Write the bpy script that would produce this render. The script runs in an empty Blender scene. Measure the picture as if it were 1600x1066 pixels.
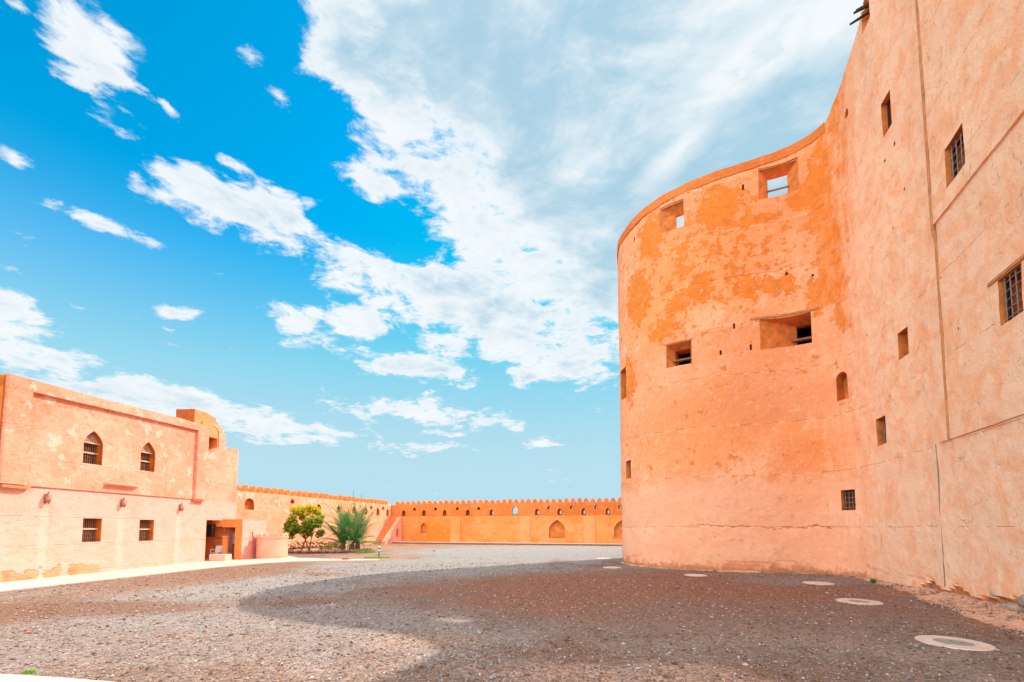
import bpy, bmesh, math, random
import numpy as np
from mathutils import Vector, Matrix, Euler
R = math.radians
random.seed(7); rng = np.random.default_rng(7)
scene = bpy.context.scene
col = scene.collection

# ------------------------------------------------------------------ camera
CAM_H = 2.1
cam_d = bpy.data.cameras.new('camera'); cam = bpy.data.objects.new('camera', cam_d); col.objects.link(cam)
cam_d.sensor_width = 36; cam_d.lens = 689.0 / 1600 * 36
TH = R(3.84)
cam.location = (0, 0, CAM_H); cam.rotation_euler = (R(90) + TH, 0, 0)
cam_d.shift_y = (823 - 689 * math.tan(TH) - 533) / 1600
cam_d.clip_start = 0.05; cam_d.clip_end = 3000
scene.camera = cam

# ------------------------------------------------------------------ light
SUN = Vector((.81, .59, 1.07)).normalized()
sun_d = bpy.data.lights.new('sun', 'SUN'); sun_d.energy = 3.3; sun_d.angle = R(.5); sun_d.color = (1, .93, .83)
sun = bpy.data.objects.new('sun', sun_d); col.objects.link(sun)
sun.rotation_euler = SUN.to_track_quat('Z', 'Y').to_euler()
scene.view_settings.view_transform = 'Standard'; scene.view_settings.look = 'None'
scene.view_settings.exposure = 1.0; scene.view_settings.gamma = 1
scene.view_settings.use_curve_mapping = False
try:
    scene.cycles.diffuse_bounces = 5; scene.cycles.max_bounces = 8
except Exception: pass

# ------------------------------------------------------------------ node helpers
class NT:
    def __init__(s, tree): s.t = tree; s.n = tree.nodes; s.l = tree.links
    def put(s, sock, v):
        if v is None: return
        if isinstance(v, bpy.types.NodeSocket): s.l.new(v, sock)
        elif isinstance(v, (tuple, list)):
            n = len(sock.default_value)
            v = tuple(v); v = v + (1,) * (n - len(v)); sock.default_value = v[:n]
        else:
            try: sock.default_value = v
            except Exception: sock.default_value = (v,) * len(sock.default_value)
    def math(s, op, a, b=None, c=None, clamp=False):
        n = s.n.new('ShaderNodeMath'); n.operation = op; n.use_clamp = clamp
        s.put(n.inputs[0], a); s.put(n.inputs[1], b); s.put(n.inputs[2], c); return n.outputs[0]
    def vmath(s, op, a, b=None, scale=None):
        n = s.n.new('ShaderNodeVectorMath'); n.operation = op
        s.put(n.inputs[0], a); s.put(n.inputs[1], b)
        if scale is not None: n.inputs['Scale'].default_value = scale
        return n.outputs['Value'] if op in ('LENGTH', 'DOT_PRODUCT', 'DISTANCE') else n.outputs[0]
    def mix(s, f, a, b, blend='MIX'):
        n = s.n.new('ShaderNodeMix'); n.data_type = 'RGBA'; n.blend_type = blend; n.clamp_factor = True
        s.put(n.inputs[0], f); s.put(n.inputs[6], a); s.put(n.inputs[7], b); return n.outputs[2]
    def noise(s, vec, scale, detail=4, rough=.55, dist=0, lac=2.0):
        n = s.n.new('ShaderNodeTexNoise'); s.put(n.inputs['Vector'], vec)
        n.inputs['Scale'].default_value = scale; n.inputs['Detail'].default_value = detail
        n.inputs['Roughness'].default_value = rough; n.inputs['Distortion'].default_value = dist
        n.inputs['Lacunarity'].default_value = lac
        return n.outputs['Fac']
    def noisec(s, vec, scale, detail=2):
        n = s.n.new('ShaderNodeTexNoise'); s.put(n.inputs['Vector'], vec)
        n.inputs['Scale'].default_value = scale; n.inputs['Detail'].default_value = detail
        return n.outputs['Color']
    def voro(s, vec, scale, feature='F1', out='Distance', rand=1):
        n = s.n.new('ShaderNodeTexVoronoi'); n.feature = feature; s.put(n.inputs['Vector'], vec)
        n.inputs['Scale'].default_value = scale; n.inputs['Randomness'].default_value = rand
        return n.outputs[out]
    def ramp(s, v, a, b, lo=0, hi=1):   # linear map a..b -> lo..hi clamped
        n = s.n.new('ShaderNodeMapRange'); s.put(n.inputs[0], v)
        n.inputs[1].default_value = a; n.inputs[2].default_value = b
        n.inputs[3].default_value = lo; n.inputs[4].default_value = hi; return n.outputs[0]
    def smooth(s, v, a, b, lo=0, hi=1):
        n = s.n.new('ShaderNodeMapRange'); n.interpolation_type = 'SMOOTHSTEP'; s.put(n.inputs[0], v)
        n.inputs[1].default_value = a; n.inputs[2].default_value = b
        n.inputs[3].default_value = lo; n.inputs[4].default_value = hi; return n.outputs[0]
    def pos(s): return s.n.new('ShaderNodeNewGeometry').outputs['Position']
    def sep(s, v):
        n = s.n.new('ShaderNodeSeparateXYZ'); s.put(n.inputs[0], v); return n.outputs
    def comb(s, x, y, z):
        n = s.n.new('ShaderNodeCombineXYZ'); s.put(n.inputs[0], x); s.put(n.inputs[1], y); s.put(n.inputs[2], z); return n.outputs[0]
    def region(s, P, c, r):             # 1 at the centre of an ellipsoid of the world, 0 at its rim, negative outside
        n = s.n.new('ShaderNodeMapping'); n.vector_type = 'TEXTURE'; s.put(n.inputs[0], P)
        n.inputs[1].default_value = c; n.inputs[3].default_value = r
        return s.math('SUBTRACT', 1, s.vmath('LENGTH', n.outputs[0]))

# ------------------------------------------------------------------ world: blue sky with clouds that stand at compass directions
world = bpy.data.worlds.new('World'); scene.world = world; world.use_nodes = True
W = NT(world.node_tree); W.n.clear()
out = W.n.new('ShaderNodeOutputWorld'); bg = W.n.new('ShaderNodeBackground')
sky = W.n.new('ShaderNodeTexSky'); sky.sky_type = 'NISHITA'; sky.sun_disc = False
sky.sun_elevation = math.asin(SUN.z); sky.sun_rotation = math.atan2(SUN.x, SUN.y)
sky.air_density = 1.0; sky.dust_density = .6; sky.ozone_density = 2.0
SKYSTR = .12
tc = W.n.new('ShaderNodeTexCoord').outputs['Generated']
D = W.vmath('NORMALIZE', tc)
dx, dy, dz = W.sep(D)
def blob(az, el, tilt, rx, ry):
    az, el, tilt = R(az), R(el), R(tilt)
    c = Vector((math.sin(az) * math.cos(el), math.cos(az) * math.cos(el), math.sin(el)))
    e = Vector((math.cos(az), -math.sin(az), 0)); u = c.cross(e) * -1
    if u.z < 0: u = -u
    a = e * math.cos(tilt) + u * math.sin(tilt); b = u * math.cos(tilt) - e * math.sin(tilt)
    m = Matrix((a, b, a.cross(b))).transposed()
    n = W.n.new('ShaderNodeMapping'); n.vector_type = 'TEXTURE'; W.put(n.inputs[0], D)
    n.inputs[1].default_value = c; n.inputs[2].default_value = m.to_euler()
    n.inputs[3].default_value = (R(rx) * 1.45, R(ry) * 1.5, .6)
    return W.vmath('LENGTH', n.outputs[0])
CLOUDS = [(-45.3,38.3,-48,5.0,3.0,0.62),(-32.6,43.9,7,1.2,0.6,0.50),(-29.4,42.2,-75,1.7,1.1,0.50),(-35.6,32.6,-6,5.9,2.5,0.62),(-28.7,32.2,-6,6.3,3.5,0.68),(-17.5,29.4,-6,10.6,3.8,0.70),(-6.8,27.7,-8,12.8,4.3,0.70),(5.1,23.5,-21,11.5,4.5,0.70),(-19.6,24.4,3,4.3,1.4,0.62),(-26.6,22.6,-13,4.1,1.3,0.60),(-24.9,24.3,11,1.6,0.7,0.55),(-13.4,19.9,-5,9.3,1.8,0.62),(-3.0,22.4,-33,2.6,1.0,0.50),(1.3,19.0,-29,2.9,1.9,0.50),(-8.5,23.3,-1,4.6,1.2,0.55),(-13.3,14.7,-2,9.1,1.4,0.60),(-5.0,13.6,1,2.8,0.6,0.55),(-12.4,10.0,-1,6.4,0.6,0.50),(4.0,11.0,-1,2.8,0.6,0.52),(0.7,12.8,-5,1.8,0.6,0.50),(9.7,19.1,-3,1.4,1.2,0.50),(-49.7,17.3,-7,3.4,2.1,0.72),(-47.7,14.7,-17,4.9,1.9,0.68),(-35.8,12.3,-5,15.7,2.0,0.68),(-43.9,27.2,-1,2.7,0.4,0.60),(-50.1,29.7,-3,1.0,0.4,0.55),(-37.9,21.4,10,2.5,0.4,0.50),(-42.0,31.7,9,1.1,0.7,0.50),(-33.1,19.1,12,0.7,0.5,0.50),(-33.3,35.8,6,2.0,0.5,0.55),(-39.8,38.0,-28,1.0,0.4,0.50),(-50.8,39.0,28,1.1,0.7,0.60),(-17.0,37.8,-17,4.2,1.1,0.62),(-13.0,43.0,-38,8.3,5.6,0.70),(0.0,36.8,-40,18.1,8.1,0.80),(-20.6,48.1,-45,5.0,4.5,0.70)]
bias = None
for az, el, ti, rx, ry, w in CLOUDS:
    if ry < 1.5: w *= .92; rx *= 1.2; ry *= 1.7
    elif rx < 16: w *= 1.12
    ln = blob(az, el, ti, rx, ry)
    v = W.math('MULTIPLY_ADD', ln, -w, w)          # w at the centre, 0 at the rim
    bias = v if bias is None else W.math('MAXIMUM', bias, v)
# the great cloud: everything beyond one slanting line across the sky
hs = W.vmath('DOT_PRODUCT', D, (.7119, -.3974, .5789))
hv = W.smooth(hs, -.07, .16, -.1, .95)
front = W.smooth(dy, -.1, .15)
hv = W.math('MULTIPLY', hv, front)
hz = W.smooth(dz, .30, .46)
hv = W.math('MULTIPLY', hv, hz)
bias = W.math('MAXIMUM', bias, hv)
# added cloud bank outside the view, bright fill light for the shaded walls
away = W.vmath('DOT_PRODUCT', D, (0, .94, .342))
back = W.math('MULTIPLY', W.smooth(away, .48, .22), W.smooth(dz, .0, .1))
bias = W.math('MAXIMUM', bias, W.math('MULTIPLY', back, .55))
inv = W.math('DIVIDE', 1, W.math('ADD', W.math('MAXIMUM', dz, 0), .22))
P2 = W.comb(W.math('MULTIPLY', dx, inv), W.math('MULTIPLY', dy, inv), W.math('MULTIPLY', dz, 2.2))
n1 = W.noise(P2, 5.2, 12, .64, .35)
n2 = W.noise(P2, 1.7, 6, .6, .2)
dens = W.math('ADD', W.math('MULTIPLY_ADD', n1, 2.5, -1.25 - .42), W.math('MULTIPLY_ADD', n2, .9, -.45))
n7 = W.noise(P2, 17, 8, .66, .5)
inside = W.smooth(hs, .02, .14)
dens = W.math('ADD', dens, W.math('MULTIPLY', W.math('MULTIPLY_ADD', n7, 1.1, -.55), W.math('SUBTRACT', 1, inside)))
dens = W.math('ADD', dens, W.math('MULTIPLY', W.math('MULTIPLY', inside, .8), W.math('MULTIPLY', front, hz)))
dens = W.math('ADD', dens, W.math('MINIMUM', W.math('MULTIPLY', bias, 1.75), .95))
mask = W.smooth(dens, -.04, .40)
# thin veil low over the horizon
n3 = W.noise(W.comb(dx, dy, W.math('MULTIPLY', dz, 5)), 3.5, 8, .6, .5)
# grey undersides
gsum = None
for az, el, ti, rx, ry, w in [(-3.5,46.5,-13,15.0,7.2,1.15),(28.3,38.7,11,9.0,7.5,1.0),(14.0,49.1,13,6.6,3.6,0.7),(8.6,30.9,-4,9.8,4.0,0.3)]:
    v = W.math('MULTIPLY_ADD', blob(az, el, ti, rx, ry), -w, w)
    v = W.math('MAXIMUM', v, 0)
    gsum = v if gsum is None else W.math('ADD', gsum, v)
brt = None
for az, el, ti, rx, ry, w in [(29.3,44.0,16,7.5,2.1,1.0),(38.7,44.5,10,3.0,2.2,1.0),(22,40,30,5,1.4,.8)]:
    v = W.math('MAXIMUM', W.math('MULTIPLY_ADD', blob(az, el, ti, rx, ry), -w, w), 0)
    brt = v if brt is None else W.math('MAXIMUM', brt, v)
n4 = W.noise(P2, 3.4, 9, .64, .6)
n5 = W.noise(P2, 9, 6, .6, .2)
g = W.math('ADD', W.math('MULTIPLY', gsum, 1.05), W.math('MULTIPLY_ADD', n4, 5.2, -2.5))
g = W.math('ADD', g, W.math('MULTIPLY_ADD', n5, 3.2, -1.6))
g = W.math('ADD', g, W.math('MULTIPLY', hv, .35))
g = W.math('SUBTRACT', g, W.math('MULTIPLY', W.math('MULTIPLY', brt, W.smooth(W.math('ADD', n4, n5), .82, 1.1)), 2.6))
g = W.smooth(g, -.8, 1.7)
K = 1 / (SKYSTR * 2 ** 1.0)
def kc(r, gg, b): return (r * K, gg * K, b * K)
ccol = W.mix(g, kc(.93, .965, .99), kc(.43, .65, .79))
edge = W.smooth(dens, .15, .9)
ccol = W.mix(edge, kc(.93, .97, 1.0), ccol)
skyc = W.mix(1.0, sky.outputs[0], (.0, .90, 1.06), 'MULTIPLY')
skyc = W.vmath('MINIMUM', skyc, kc(1, .60, .90))
lowc = kc(.49, .75, .865)
low = W.smooth(dz, .56, .10, 0, 1)
skyc = W.mix(low, skyc, lowc)
mask = W.math('MULTIPLY', mask, .97)
final = W.mix(mask, skyc, ccol)
fillb = W.smooth(away, .48, .15, 1, 3.35)  # sky outside the view brightened as added fill
final = W.mix(1.0, final, W.comb(fillb, fillb, fillb), 'MULTIPLY')
W.put(bg.inputs[0], final); bg.inputs[1].default_value = SKYSTR
W.l.new(bg.outputs[0], out.inputs[0])

# ------------------------------------------------------------------ materials
def newmat(name, rough=.9, spec=.15):
    m = bpy.data.materials.new(name); m.use_nodes = True
    t = NT(m.node_tree); b = m.node_tree.nodes['Principled BSDF']
    b.inputs['Roughness'].default_value = rough; b.inputs['Specular IOR Level'].default_value = spec
    return m, t, b
def bump(t, b, h, strength=.5, dist=.02):
    n = t.n.new('ShaderNodeBump'); n.inputs['Strength'].default_value = strength; n.inputs['Distance'].default_value = dist
    t.put(n.inputs['Height'], h); t.l.new(n.outputs[0], b.inputs['Normal'])
def simple(name, c, rough=.8, var=.25, scale=6, spec=.2, bmp=.2, metal=0):
    m, t, b = newmat(name, rough, spec); P = t.pos()
    n = t.noise(P, scale, 4, .6)
    d = tuple(x * (1 - var) for x in c); l = tuple(min(1, x * (1 + var * .6)) for x in c)
    t.put(b.inputs['Base Color'], t.mix(t.ramp(n, .3, .7), d, l)); b.inputs['Metallic'].default_value = metal
    if bmp: bump(t, b, t.noise(P, scale * 6, 3), bmp, .01)
    return m

def plaster(name, pale, mid, patch, thr=.2, patches=(), tone=(), band=None, bandtone=.25, rimz=None,
            crack=.5, streak=.35, clearz=None, extra=None, pscale=1.5, white=.15, flakes=0):
    """lime and mud plaster: pale coat, mid tones, hard edged places where the coat has come off"""
    m, t, b = newmat(name, .93, .1); P = t.pos()
    x, y, z = t.sep(P)
    wob = t.noisec(P, .9, 3)
    Pw = t.vmath('ADD', P, t.vmath('SCALE', t.vmath('SUBTRACT', wob, (.5, .5, .5)), None, .35))
    n1 = t.noise(P, .33, 7, .62, .2)
    c = t.mix(t.smooth(n1, .40, .62), pale, mid)
    n2 = t.noise(P, 1.3, 7, .66, .6)
    c = t.mix(t.smooth(n2, .5, .72, 0, .7), c, mid)
    n6 = t.noise(P, 4.2, 6, .68, .5)
    c = t.mix(t.smooth(n6, .50, .70, 0, .5), c, tuple(v * .86 for v in mid))
    c = t.mix(t.smooth(n6, .48, .30, 0, .45), c, tuple(min(1, v * 1.02 + .06 * (1 - v)) for v in pale))
    for (cc, rr, w, colr) in tone:                    # broad stains
        rg = t.region(Pw, cc, rr)
        f = t.smooth(t.math('ADD', rg, t.math('MULTIPLY_ADD', n2, .9, -.45)), .0, .55, 0, w)
        c = t.mix(f, c, colr)
    # vertical run marks
    Ps = t.comb(t.math('MULTIPLY', x, 3.2), t.math('MULTIPLY', y, 3.2), t.math('MULTIPLY', z, .25))
    st = t.noise(Ps, 1.4, 5, .65, .1)
    dk = tuple(v * .74 for v in mid)
    c = t.mix(t.smooth(st, .56, .78, 0, streak), c, dk)
    c = t.mix(t.smooth(st, .44, .26, 0, streak * .9), c, tuple(min(1, v * 1.12) for v in pale))
    if band:                                          # lifts of plaster with joints
        zz = t.math('ADD', t.math('SUBTRACT', z, band[0]), t.math('MULTIPLY_ADD', t.noise(P, .8, 3), .16, -.08))
        zz = t.math('DIVIDE', zz, band[1])
        fl = t.math('FLOOR', zz); fr = t.math('SUBTRACT', zz, fl)
        wn = t.n.new('ShaderNodeTexWhiteNoise'); wn.noise_dimensions = '1D'; t.put(wn.inputs['W'], fl)
        c = t.mix(t.math('MULTIPLY', wn.outputs['Value'], bandtone), c, tuple(v * .85 for v in mid))
        dd = t.math('MINIMUM', fr, t.math('SUBTRACT', 1, fr))
        jn = t.noise(P, 2.2, 3)
        jl = t.math('MULTIPLY', t.smooth(dd, .028, .008), t.smooth(jn, .42, .6))
        c = t.mix(t.math('MULTIPLY', jl, .5), c, pale)
        jd = t.math('MULTIPLY', t.smooth(dd, .010, .003), t.smooth(jn, .55, .45))
        c = t.mix(t.math('MULTIPLY', jd, .28), c, tuple(v * .5 for v in mid))
    # lost coat
    np_ = t.math('ADD', t.math('MULTIPLY', t.noise(P, pscale, 6, .62, .3), .72), t.math('MULTIPLY', t.noise(P, pscale * 3.1, 5, .62, .2), .28))
    val = t.math('SUBTRACT', np_, .5)
    bi = None
    for (cc, rr, w) in patches:
        v = t.math('MULTIPLY', t.math('MAXIMUM', t.region(Pw, cc, rr), -.15), w)
        bi = v if bi is None else t.math('MAXIMUM', bi, v)
    if bi is not None: val = t.math('ADD', val, bi)
    val = t.math('ADD', val, t.math('MULTIPLY_ADD', t.noise(P, 9, 5, .7), .22, -.11))
    pm = t.math('MULTIPLY', t.smooth(val, thr, thr + .03), t.smooth(t.noise(P, 5.5, 5, .65, .5), .63, .58, .25, 1))
    if rimz:
        pass
    pcol = t.mix(t.smooth(t.noise(P, 3.1, 5, .6, .4), .35, .68), patch, tuple(v * .80 for v in patch))
    if flakes:
        v2_ = t.math('SUBTRACT', t.noise(t.vmath('ADD', P, (3, 17, 8)), pscale * 1.9, 7, .64, .35), .5)
        if bi is not None: v2_ = t.math('ADD', v2_, t.math('MULTIPLY', bi, .55))
        f2 = t.math('MULTIPLY', t.smooth(v2_, .055, .075), t.smooth(t.noise(P, .4, 3), .40, .60, .25, 1))
        c = t.mix(t.math('MULTIPLY', f2, flakes), c, tuple((a_ + b_) / 2 for a_, b_ in zip(mid, patch)))
        f3 = t.math('MULTIPLY', t.smooth(v2_, -.10, -.13), .5)
        c = t.mix(t.math('MULTIPLY', f3, flakes), c, tuple(min(1, v * 1.02 + .08 * (1 - v)) for v in pale))
    c = t.mix(t.math('MULTIPLY', pm, .85), c, pcol)
    # white lime left in places
    wn_ = t.noise(t.vmath('ADD', P, (31, 7, 3)), 1.7, 9, .66, .35)
    wm = t.smooth(wn_, .655 - white * .25, .675 - white * .25)
    c = t.mix(t.math('MULTIPLY', wm, min(1, white * 2.2)), c, tuple(min(1, v * 1.04 + .13 * (1 - v)) for v in pale))
    if extra: c = extra(t, P, c, x, y, z, n2)
    # grime in fine grain
    fg = t.noise(P, 14, 5, .7)
    c = t.mix(t.smooth(fg, .56, .8, 0, .35), c, tuple(v * .6 for v in mid))
    # specks and pits
    pit = t.voro(P, 5.0); pn = t.noise(P, .8, 3)
    pitm = t.math('MULTIPLY', t.smooth(pit, .06, .035), t.smooth(pn, .56, .64))
    c = t.mix(t.math('MULTIPLY', pitm, .7), c, tuple(v * .35 for v in mid))
    # cracks
    Pc = t.vmath('ADD', P, t.vmath('SCALE', t.vmath('SUBTRACT', t.noisec(P, 1.6, 5), (.5, .5, .5)), None, 1.3))
    ce = t.voro(Pc, .42, 'DISTANCE_TO_EDGE'); cm = t.noise(t.vmath('ADD', P, (5, 9, 2)), .45, 3)
    cw = t.noise(P, 2.5, 4, .7)
    ckm = t.math('MULTIPLY', t.math('MULTIPLY', t.smooth(ce, .009, .001), t.smooth(cw, .42, .62)), t.smooth(cm, .57, .64))
    c = t.mix(t.math('MULTIPLY', ckm, crack), c, tuple(v * .38 for v in mid))
    t.put(b.inputs['Base Color'], c)
    h = t.math('ADD', t.math('MULTIPLY', t.noise(P, 2.2, 6, .6), 1.3), t.math('MULTIPLY', t.noise(P, 22, 4, .65), .32))
    h = t.math('SUBTRACT', h, t.math('MULTIPLY', pm, .16))
    h = t.math('SUBTRACT', h, t.math('MULTIPLY', ckm, crack))
    h = t.math('SUBTRACT', h, t.math('MULTIPLY', pitm, .6))
    if band: h = t.math('SUBTRACT', h, t.math('MULTIPLY', jd, .4))
    bump(t, b, h, .9, .06)
    return m

# ------------------------------------------------------------------ mesh helpers
class MB:
    def __init__(s): s.v = []; s.f = []; s.mi = []; s.cur = 0
    def face(s, *idx): s.f.append(tuple(idx)); s.mi.append(s.cur)
    def poly(s, pts):
        b = len(s.v); s.v += [tuple(p) for p in pts]; s.face(*range(b, b + len(pts)))
    def loft(s, rings, cap=True, close=True):
        b = len(s.v); n = len(rings[0])
        for r in rings: s.v += [tuple(p) for p in r]
        for k in range(len(rings) - 1):
            for i in range(n if close else n - 1):
                j = (i + 1) % n
                s.face(b + k * n + i, b + k * n + j, b + (k + 1) * n + j, b + (k + 1) * n + i)
        if cap:
            s.face(*[b + i for i in range(n - 1, -1, -1)]); s.face(*[b + (len(rings) - 1) * n + i for i in range(n)])
    def prism(s, poly, z0, z1): s.loft([[(x, y, z0) for x, y in poly], [(x, y, z1) for x, y in poly]])
    def box(s, x0, x1, y0, y1, z0, z1, fr=None):
        p = [(x0, y0), (x1, y0), (x1, y1), (x0, y1)]
        r0 = [(x, y, z0) for x, y in p]; r1 = [(x, y, z1) for x, y in p]
        if fr: r0 = [fr(*q) for q in r0]; r1 = [fr(*q) for q in r1]
        s.loft([r0, r1])
    def ext(s, prof, d0, d1, fr, taper=0):   # profile of (u, z) pushed along d in a frame fr(u, d, z)
        s.loft([[fr(u, d0, z) for u, z in prof], [fr(u, d1, z) for u, z in prof]])
    def tube(s, pts, r, n=6, cap=True):
        pts = [Vector(p) for p in pts]; rs = r if isinstance(r, (list, tuple)) else [r] * len(pts)
        rings = []
        for i, p in enumerate(pts):
            d = (pts[min(i + 1, len(pts) - 1)] - pts[max(i - 1, 0)]).normalized()
            a = d.orthogonal().normalized() if i == 0 else (a - d * a.dot(d)).normalized()
            b = d.cross(a)
            rings.append([p + (a * math.cos(2 * math.pi * k / n) + b * math.sin(2 * math.pi * k / n)) * rs[i] for k in range(n)])
        s.loft(rings, cap)
    def lathe(s, prof, c, n=16):
        s.loft([[(c[0] + r * math.cos(2 * math.pi * k / n), c[1] + r * math.sin(2 * math.pi * k / n), c[2] + z) for k in range(n)] for r, z in prof])
    def build(s, name, mat=None, parent=None, smooth=False, fix=True):
        me = bpy.data.meshes.new(name); me.from_pydata(s.v, [], s.f)
        mats = mat if isinstance(mat, (list, tuple)) else [mat]
        for m in mats:
            if m: me.materials.append(m)
        if len(mats) > 1: me.polygons.foreach_set('material_index', s.mi)
        if fix:
            bm = bmesh.new(); bm.from_mesh(me); bmesh.ops.recalc_face_normals(bm, faces=bm.faces); bm.to_mesh(me); bm.free()
        if smooth: me.polygons.foreach_set('use_smooth', [True] * len(me.polygons))
        me.update()
        o = bpy.data.objects.new(name, me); col.objects.link(o)
        if parent:
            o.parent = parent
            o.matrix_parent_inverse = Matrix.Identity(4)
            root = parent; off = Vector(parent.location); q = parent.parent
            if parent.type == 'MESH': off = Vector((0, 0, 0)); o.location = (0, 0, 0)
            else: o.location = -off
        return o
def tag(o, label=None, cat=None, group=None, kind=None):
    if label: o['label'] = label
    if cat: o['category'] = cat
    if group: o['group'] = group
    if kind: o['kind'] = kind
    return o
def thing(name, label, cat, loc=(0, 0, 0), group=None):
    o = bpy.data.objects.new(name, None); o.empty_display_size = .3; col.objects.link(o); o.location = loc
    return tag(o, label, cat, group)
def boolean(o, cutter_mb, mat=None):
    c = cutter_mb.build('cutter', mat)
    c.location = o.location if o.parent is None else (0, 0, 0)
    # both meshes are given in world coordinates; bring the target to the origin for the cut
    par = o.parent; loc = o.location.copy(); o.parent = None; o.location = (0, 0, 0)
    md = o.modifiers.new('cut', 'BOOLEAN'); md.operation = 'DIFFERENCE'; md.solver = 'EXACT'; md.object = c
    try: md.material_mode = 'TRANSFER'
    except Exception: pass
    bpy.context.view_layer.update()
    me = bpy.data.meshes.new_from_object(o.evaluated_get(bpy.context.evaluated_depsgraph_get()))
    o.modifiers.clear(); old = o.data; me.name = old.name; o.data = me; bpy.data.meshes.remove(old)
    bpy.data.objects.remove(c); o.parent = par; o.location = loc
    return o
class Frame:
    def __init__(s, a, b, left=False):
        a = Vector(a); b = Vector(b); s.o = a; s.t = (b - a).normalized(); s.len = (b - a).length
        s.n = Vector((s.t.y, -s.t.x)) if not left else Vector((-s.t.y, s.t.x))
    def __call__(s, u, d, z):
        p = s.o + s.t * u + s.n * d; return (p.x, p.y, z)
def ogive(u, z0, w, h, spring=.55, n=5):
    """pointed arch outline from the sill up"""
    p = [(u - w / 2, z0), (u + w / 2, z0)]; zs = z0 + h * spring; hh = h * (1 - spring)
    for i in range(n + 1):
        a = i / n; p.append((u + w / 2 * (1 - a ** 1.9), zs + hh * a))
    for i in range(n - 1, -1, -1):
        a = i / n; p.append((u - w / 2 * (1 - a ** 1.9), zs + hh * a))
    return p
def rarch(u, z0, w, h, n=8):
    p = [(u - w / 2, z0), (u + w / 2, z0)]; zs = z0 + h - w / 2
    for i in range(n + 1):
        a = math.pi * i / n; p.append((u + w / 2 * math.cos(a), zs + w / 2 * math.sin(a)))
    return p

# ------------------------------------------------------------------ fortress plan (metres): straight wall by the viewer, hollow corner, round tower
RW = [(8.1, 2.035), (12.9, 13.6)]
CT = [(12.9,13.6),(13.45,15.3),(13.95,16.8),(14.22,18.1),(13.95,19.2),(12.9,19.95),(11.4,20.45),(9.95,20.9),(8.76,21.45),(7.65,22.3),(6.85,23.5),(6.42,25.0),(6.55,26.3),(7.0,27.8),(7.8,29.4),(9.2,31.2)]
def catmull(P, n=8):
    o = []; Q = [(2*P[0][0]-P[1][0], 2*P[0][1]-P[1][1])] + P + [(2*P[-1][0]-P[-2][0], 2*P[-1][1]-P[-2][1])]
    for i in range(1, len(Q) - 2):
        a, b, c, d = Q[i-1:i+3]
        for k in range(n):
            t = k / n
            o.append(tuple(.5*((2*b[j])+(-a[j]+c[j])*t+(2*a[j]-5*b[j]+4*c[j]-d[j])*t*t+(-a[j]+3*b[j]-3*c[j]+d[j])*t**3) for j in (0, 1)))
    return o + [P[-1]]
FC = [RW[0]] + catmull(CT)
CS = [0]
for a, b in zip(FC, FC[1:]): CS.append(CS[-1] + math.dist(a, b))
Q0 = CS[1]                      # arc length where the straight part ends (12.52)
import bisect
def fc(s):
    i = min(max(bisect.bisect_right(CS, s) - 1, 0), len(FC) - 2)
    w = (s - CS[i]) / (CS[i+1] - CS[i]); a, b = FC[i], FC[i+1]
    return a[0] + (b[0]-a[0])*w, a[1] + (b[1]-a[1])*w
def fp(s, d, z):                # d > 0 goes into the wall
    x, y = fc(s); a = fc(s - .12); b = fc(s + .12); tx, ty = b[0]-a[0], b[1]-a[1]; l = math.hypot(tx, ty)
    return (x + ty/l*d, y - tx/l*d, z)
RIM = [(0, 23.0), (Q0, 22.9), (Q0+2.2, 22.38), (Q0+2.9, 21.82), (Q0+4.06, 21.43), (Q0+4.97, 20.76), (Q0+5.34, 20.3), (Q0+6.03, 20.21), (Q0+8.28, 19.91), (Q0+9.7, 19.73), (Q0+11.2, 19.54), (Q0+12.45, 19.4), (Q0+14, 19.3), (Q0+15.5, 19.15), (99, 19.0)]
def rim(s):
    for (a, za), (b, zb) in zip(RIM, RIM[1:]):
        if s <= b: return za + (zb - za) * (s - a) / (b - a)
    return RIM[-1][1]
from mathutils import noise as mn
def nz(x, y, z, sc): return mn.noise(Vector((x*sc, y*sc, z*sc)))

# fortress plasters
P_ = lambda s, z: fp(Q0 + s, 0, z)
PALE = (.88, .43, .235); MID = (.84, .315, .135); ORA = (.78, .20, .022)
DEEP = (.72, .30, .11)
fort_patches = [(P_(10.5, 15.6), (6.5, 5.0, 5.0), .095), (P_(9.9, 17.9), (1.5, 1.5, 1.5), .42), (P_(13.4, 17.6), (1.0, 1.0, 1.9), .36), (P_(14.3, 14.6), (1.2, 1.2, 1.9), .40),
    (P_(10.9, 13.9), (.9, .9, 1.2), .36), (P_(8.9, 13.6), (1.0, 1.0, .9), .30), (P_(12.7, 12.2), (1.2, 1.2, .9), .32), (P_(12.0, 13.2), (.9, .9, .9), .28), (P_(7.6, 13.4), (1.4, 1.4, .7), .26),
    (P_(6.3, 17.4), (.8, .8, .9), .38), (P_(5.4, 17.6), (1.0, 1.0, 3.2), .60), (P_(5.2, 14.4), (.9, .9, 2.8), .52), (P_(4.7, 19.3), (1.4, 1.4, 2.6), .60), (P_(3.2, 21.0), (1.5, 1.5, 1.9), .50), (P_(5.0, 11.8), (.7, .7, 2.0), .30),
    (P_(15.2, 10.4), (.8, .8, 2.0), .30), (P_(8.4, 16.9), (1.8, 1.8, .4), .26),
    (P_(5.8, 12.6), (.9, .9, 1.2), .30), (P_(2.4, 18.8), (.9, .9, 1.8), .24)]
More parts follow.
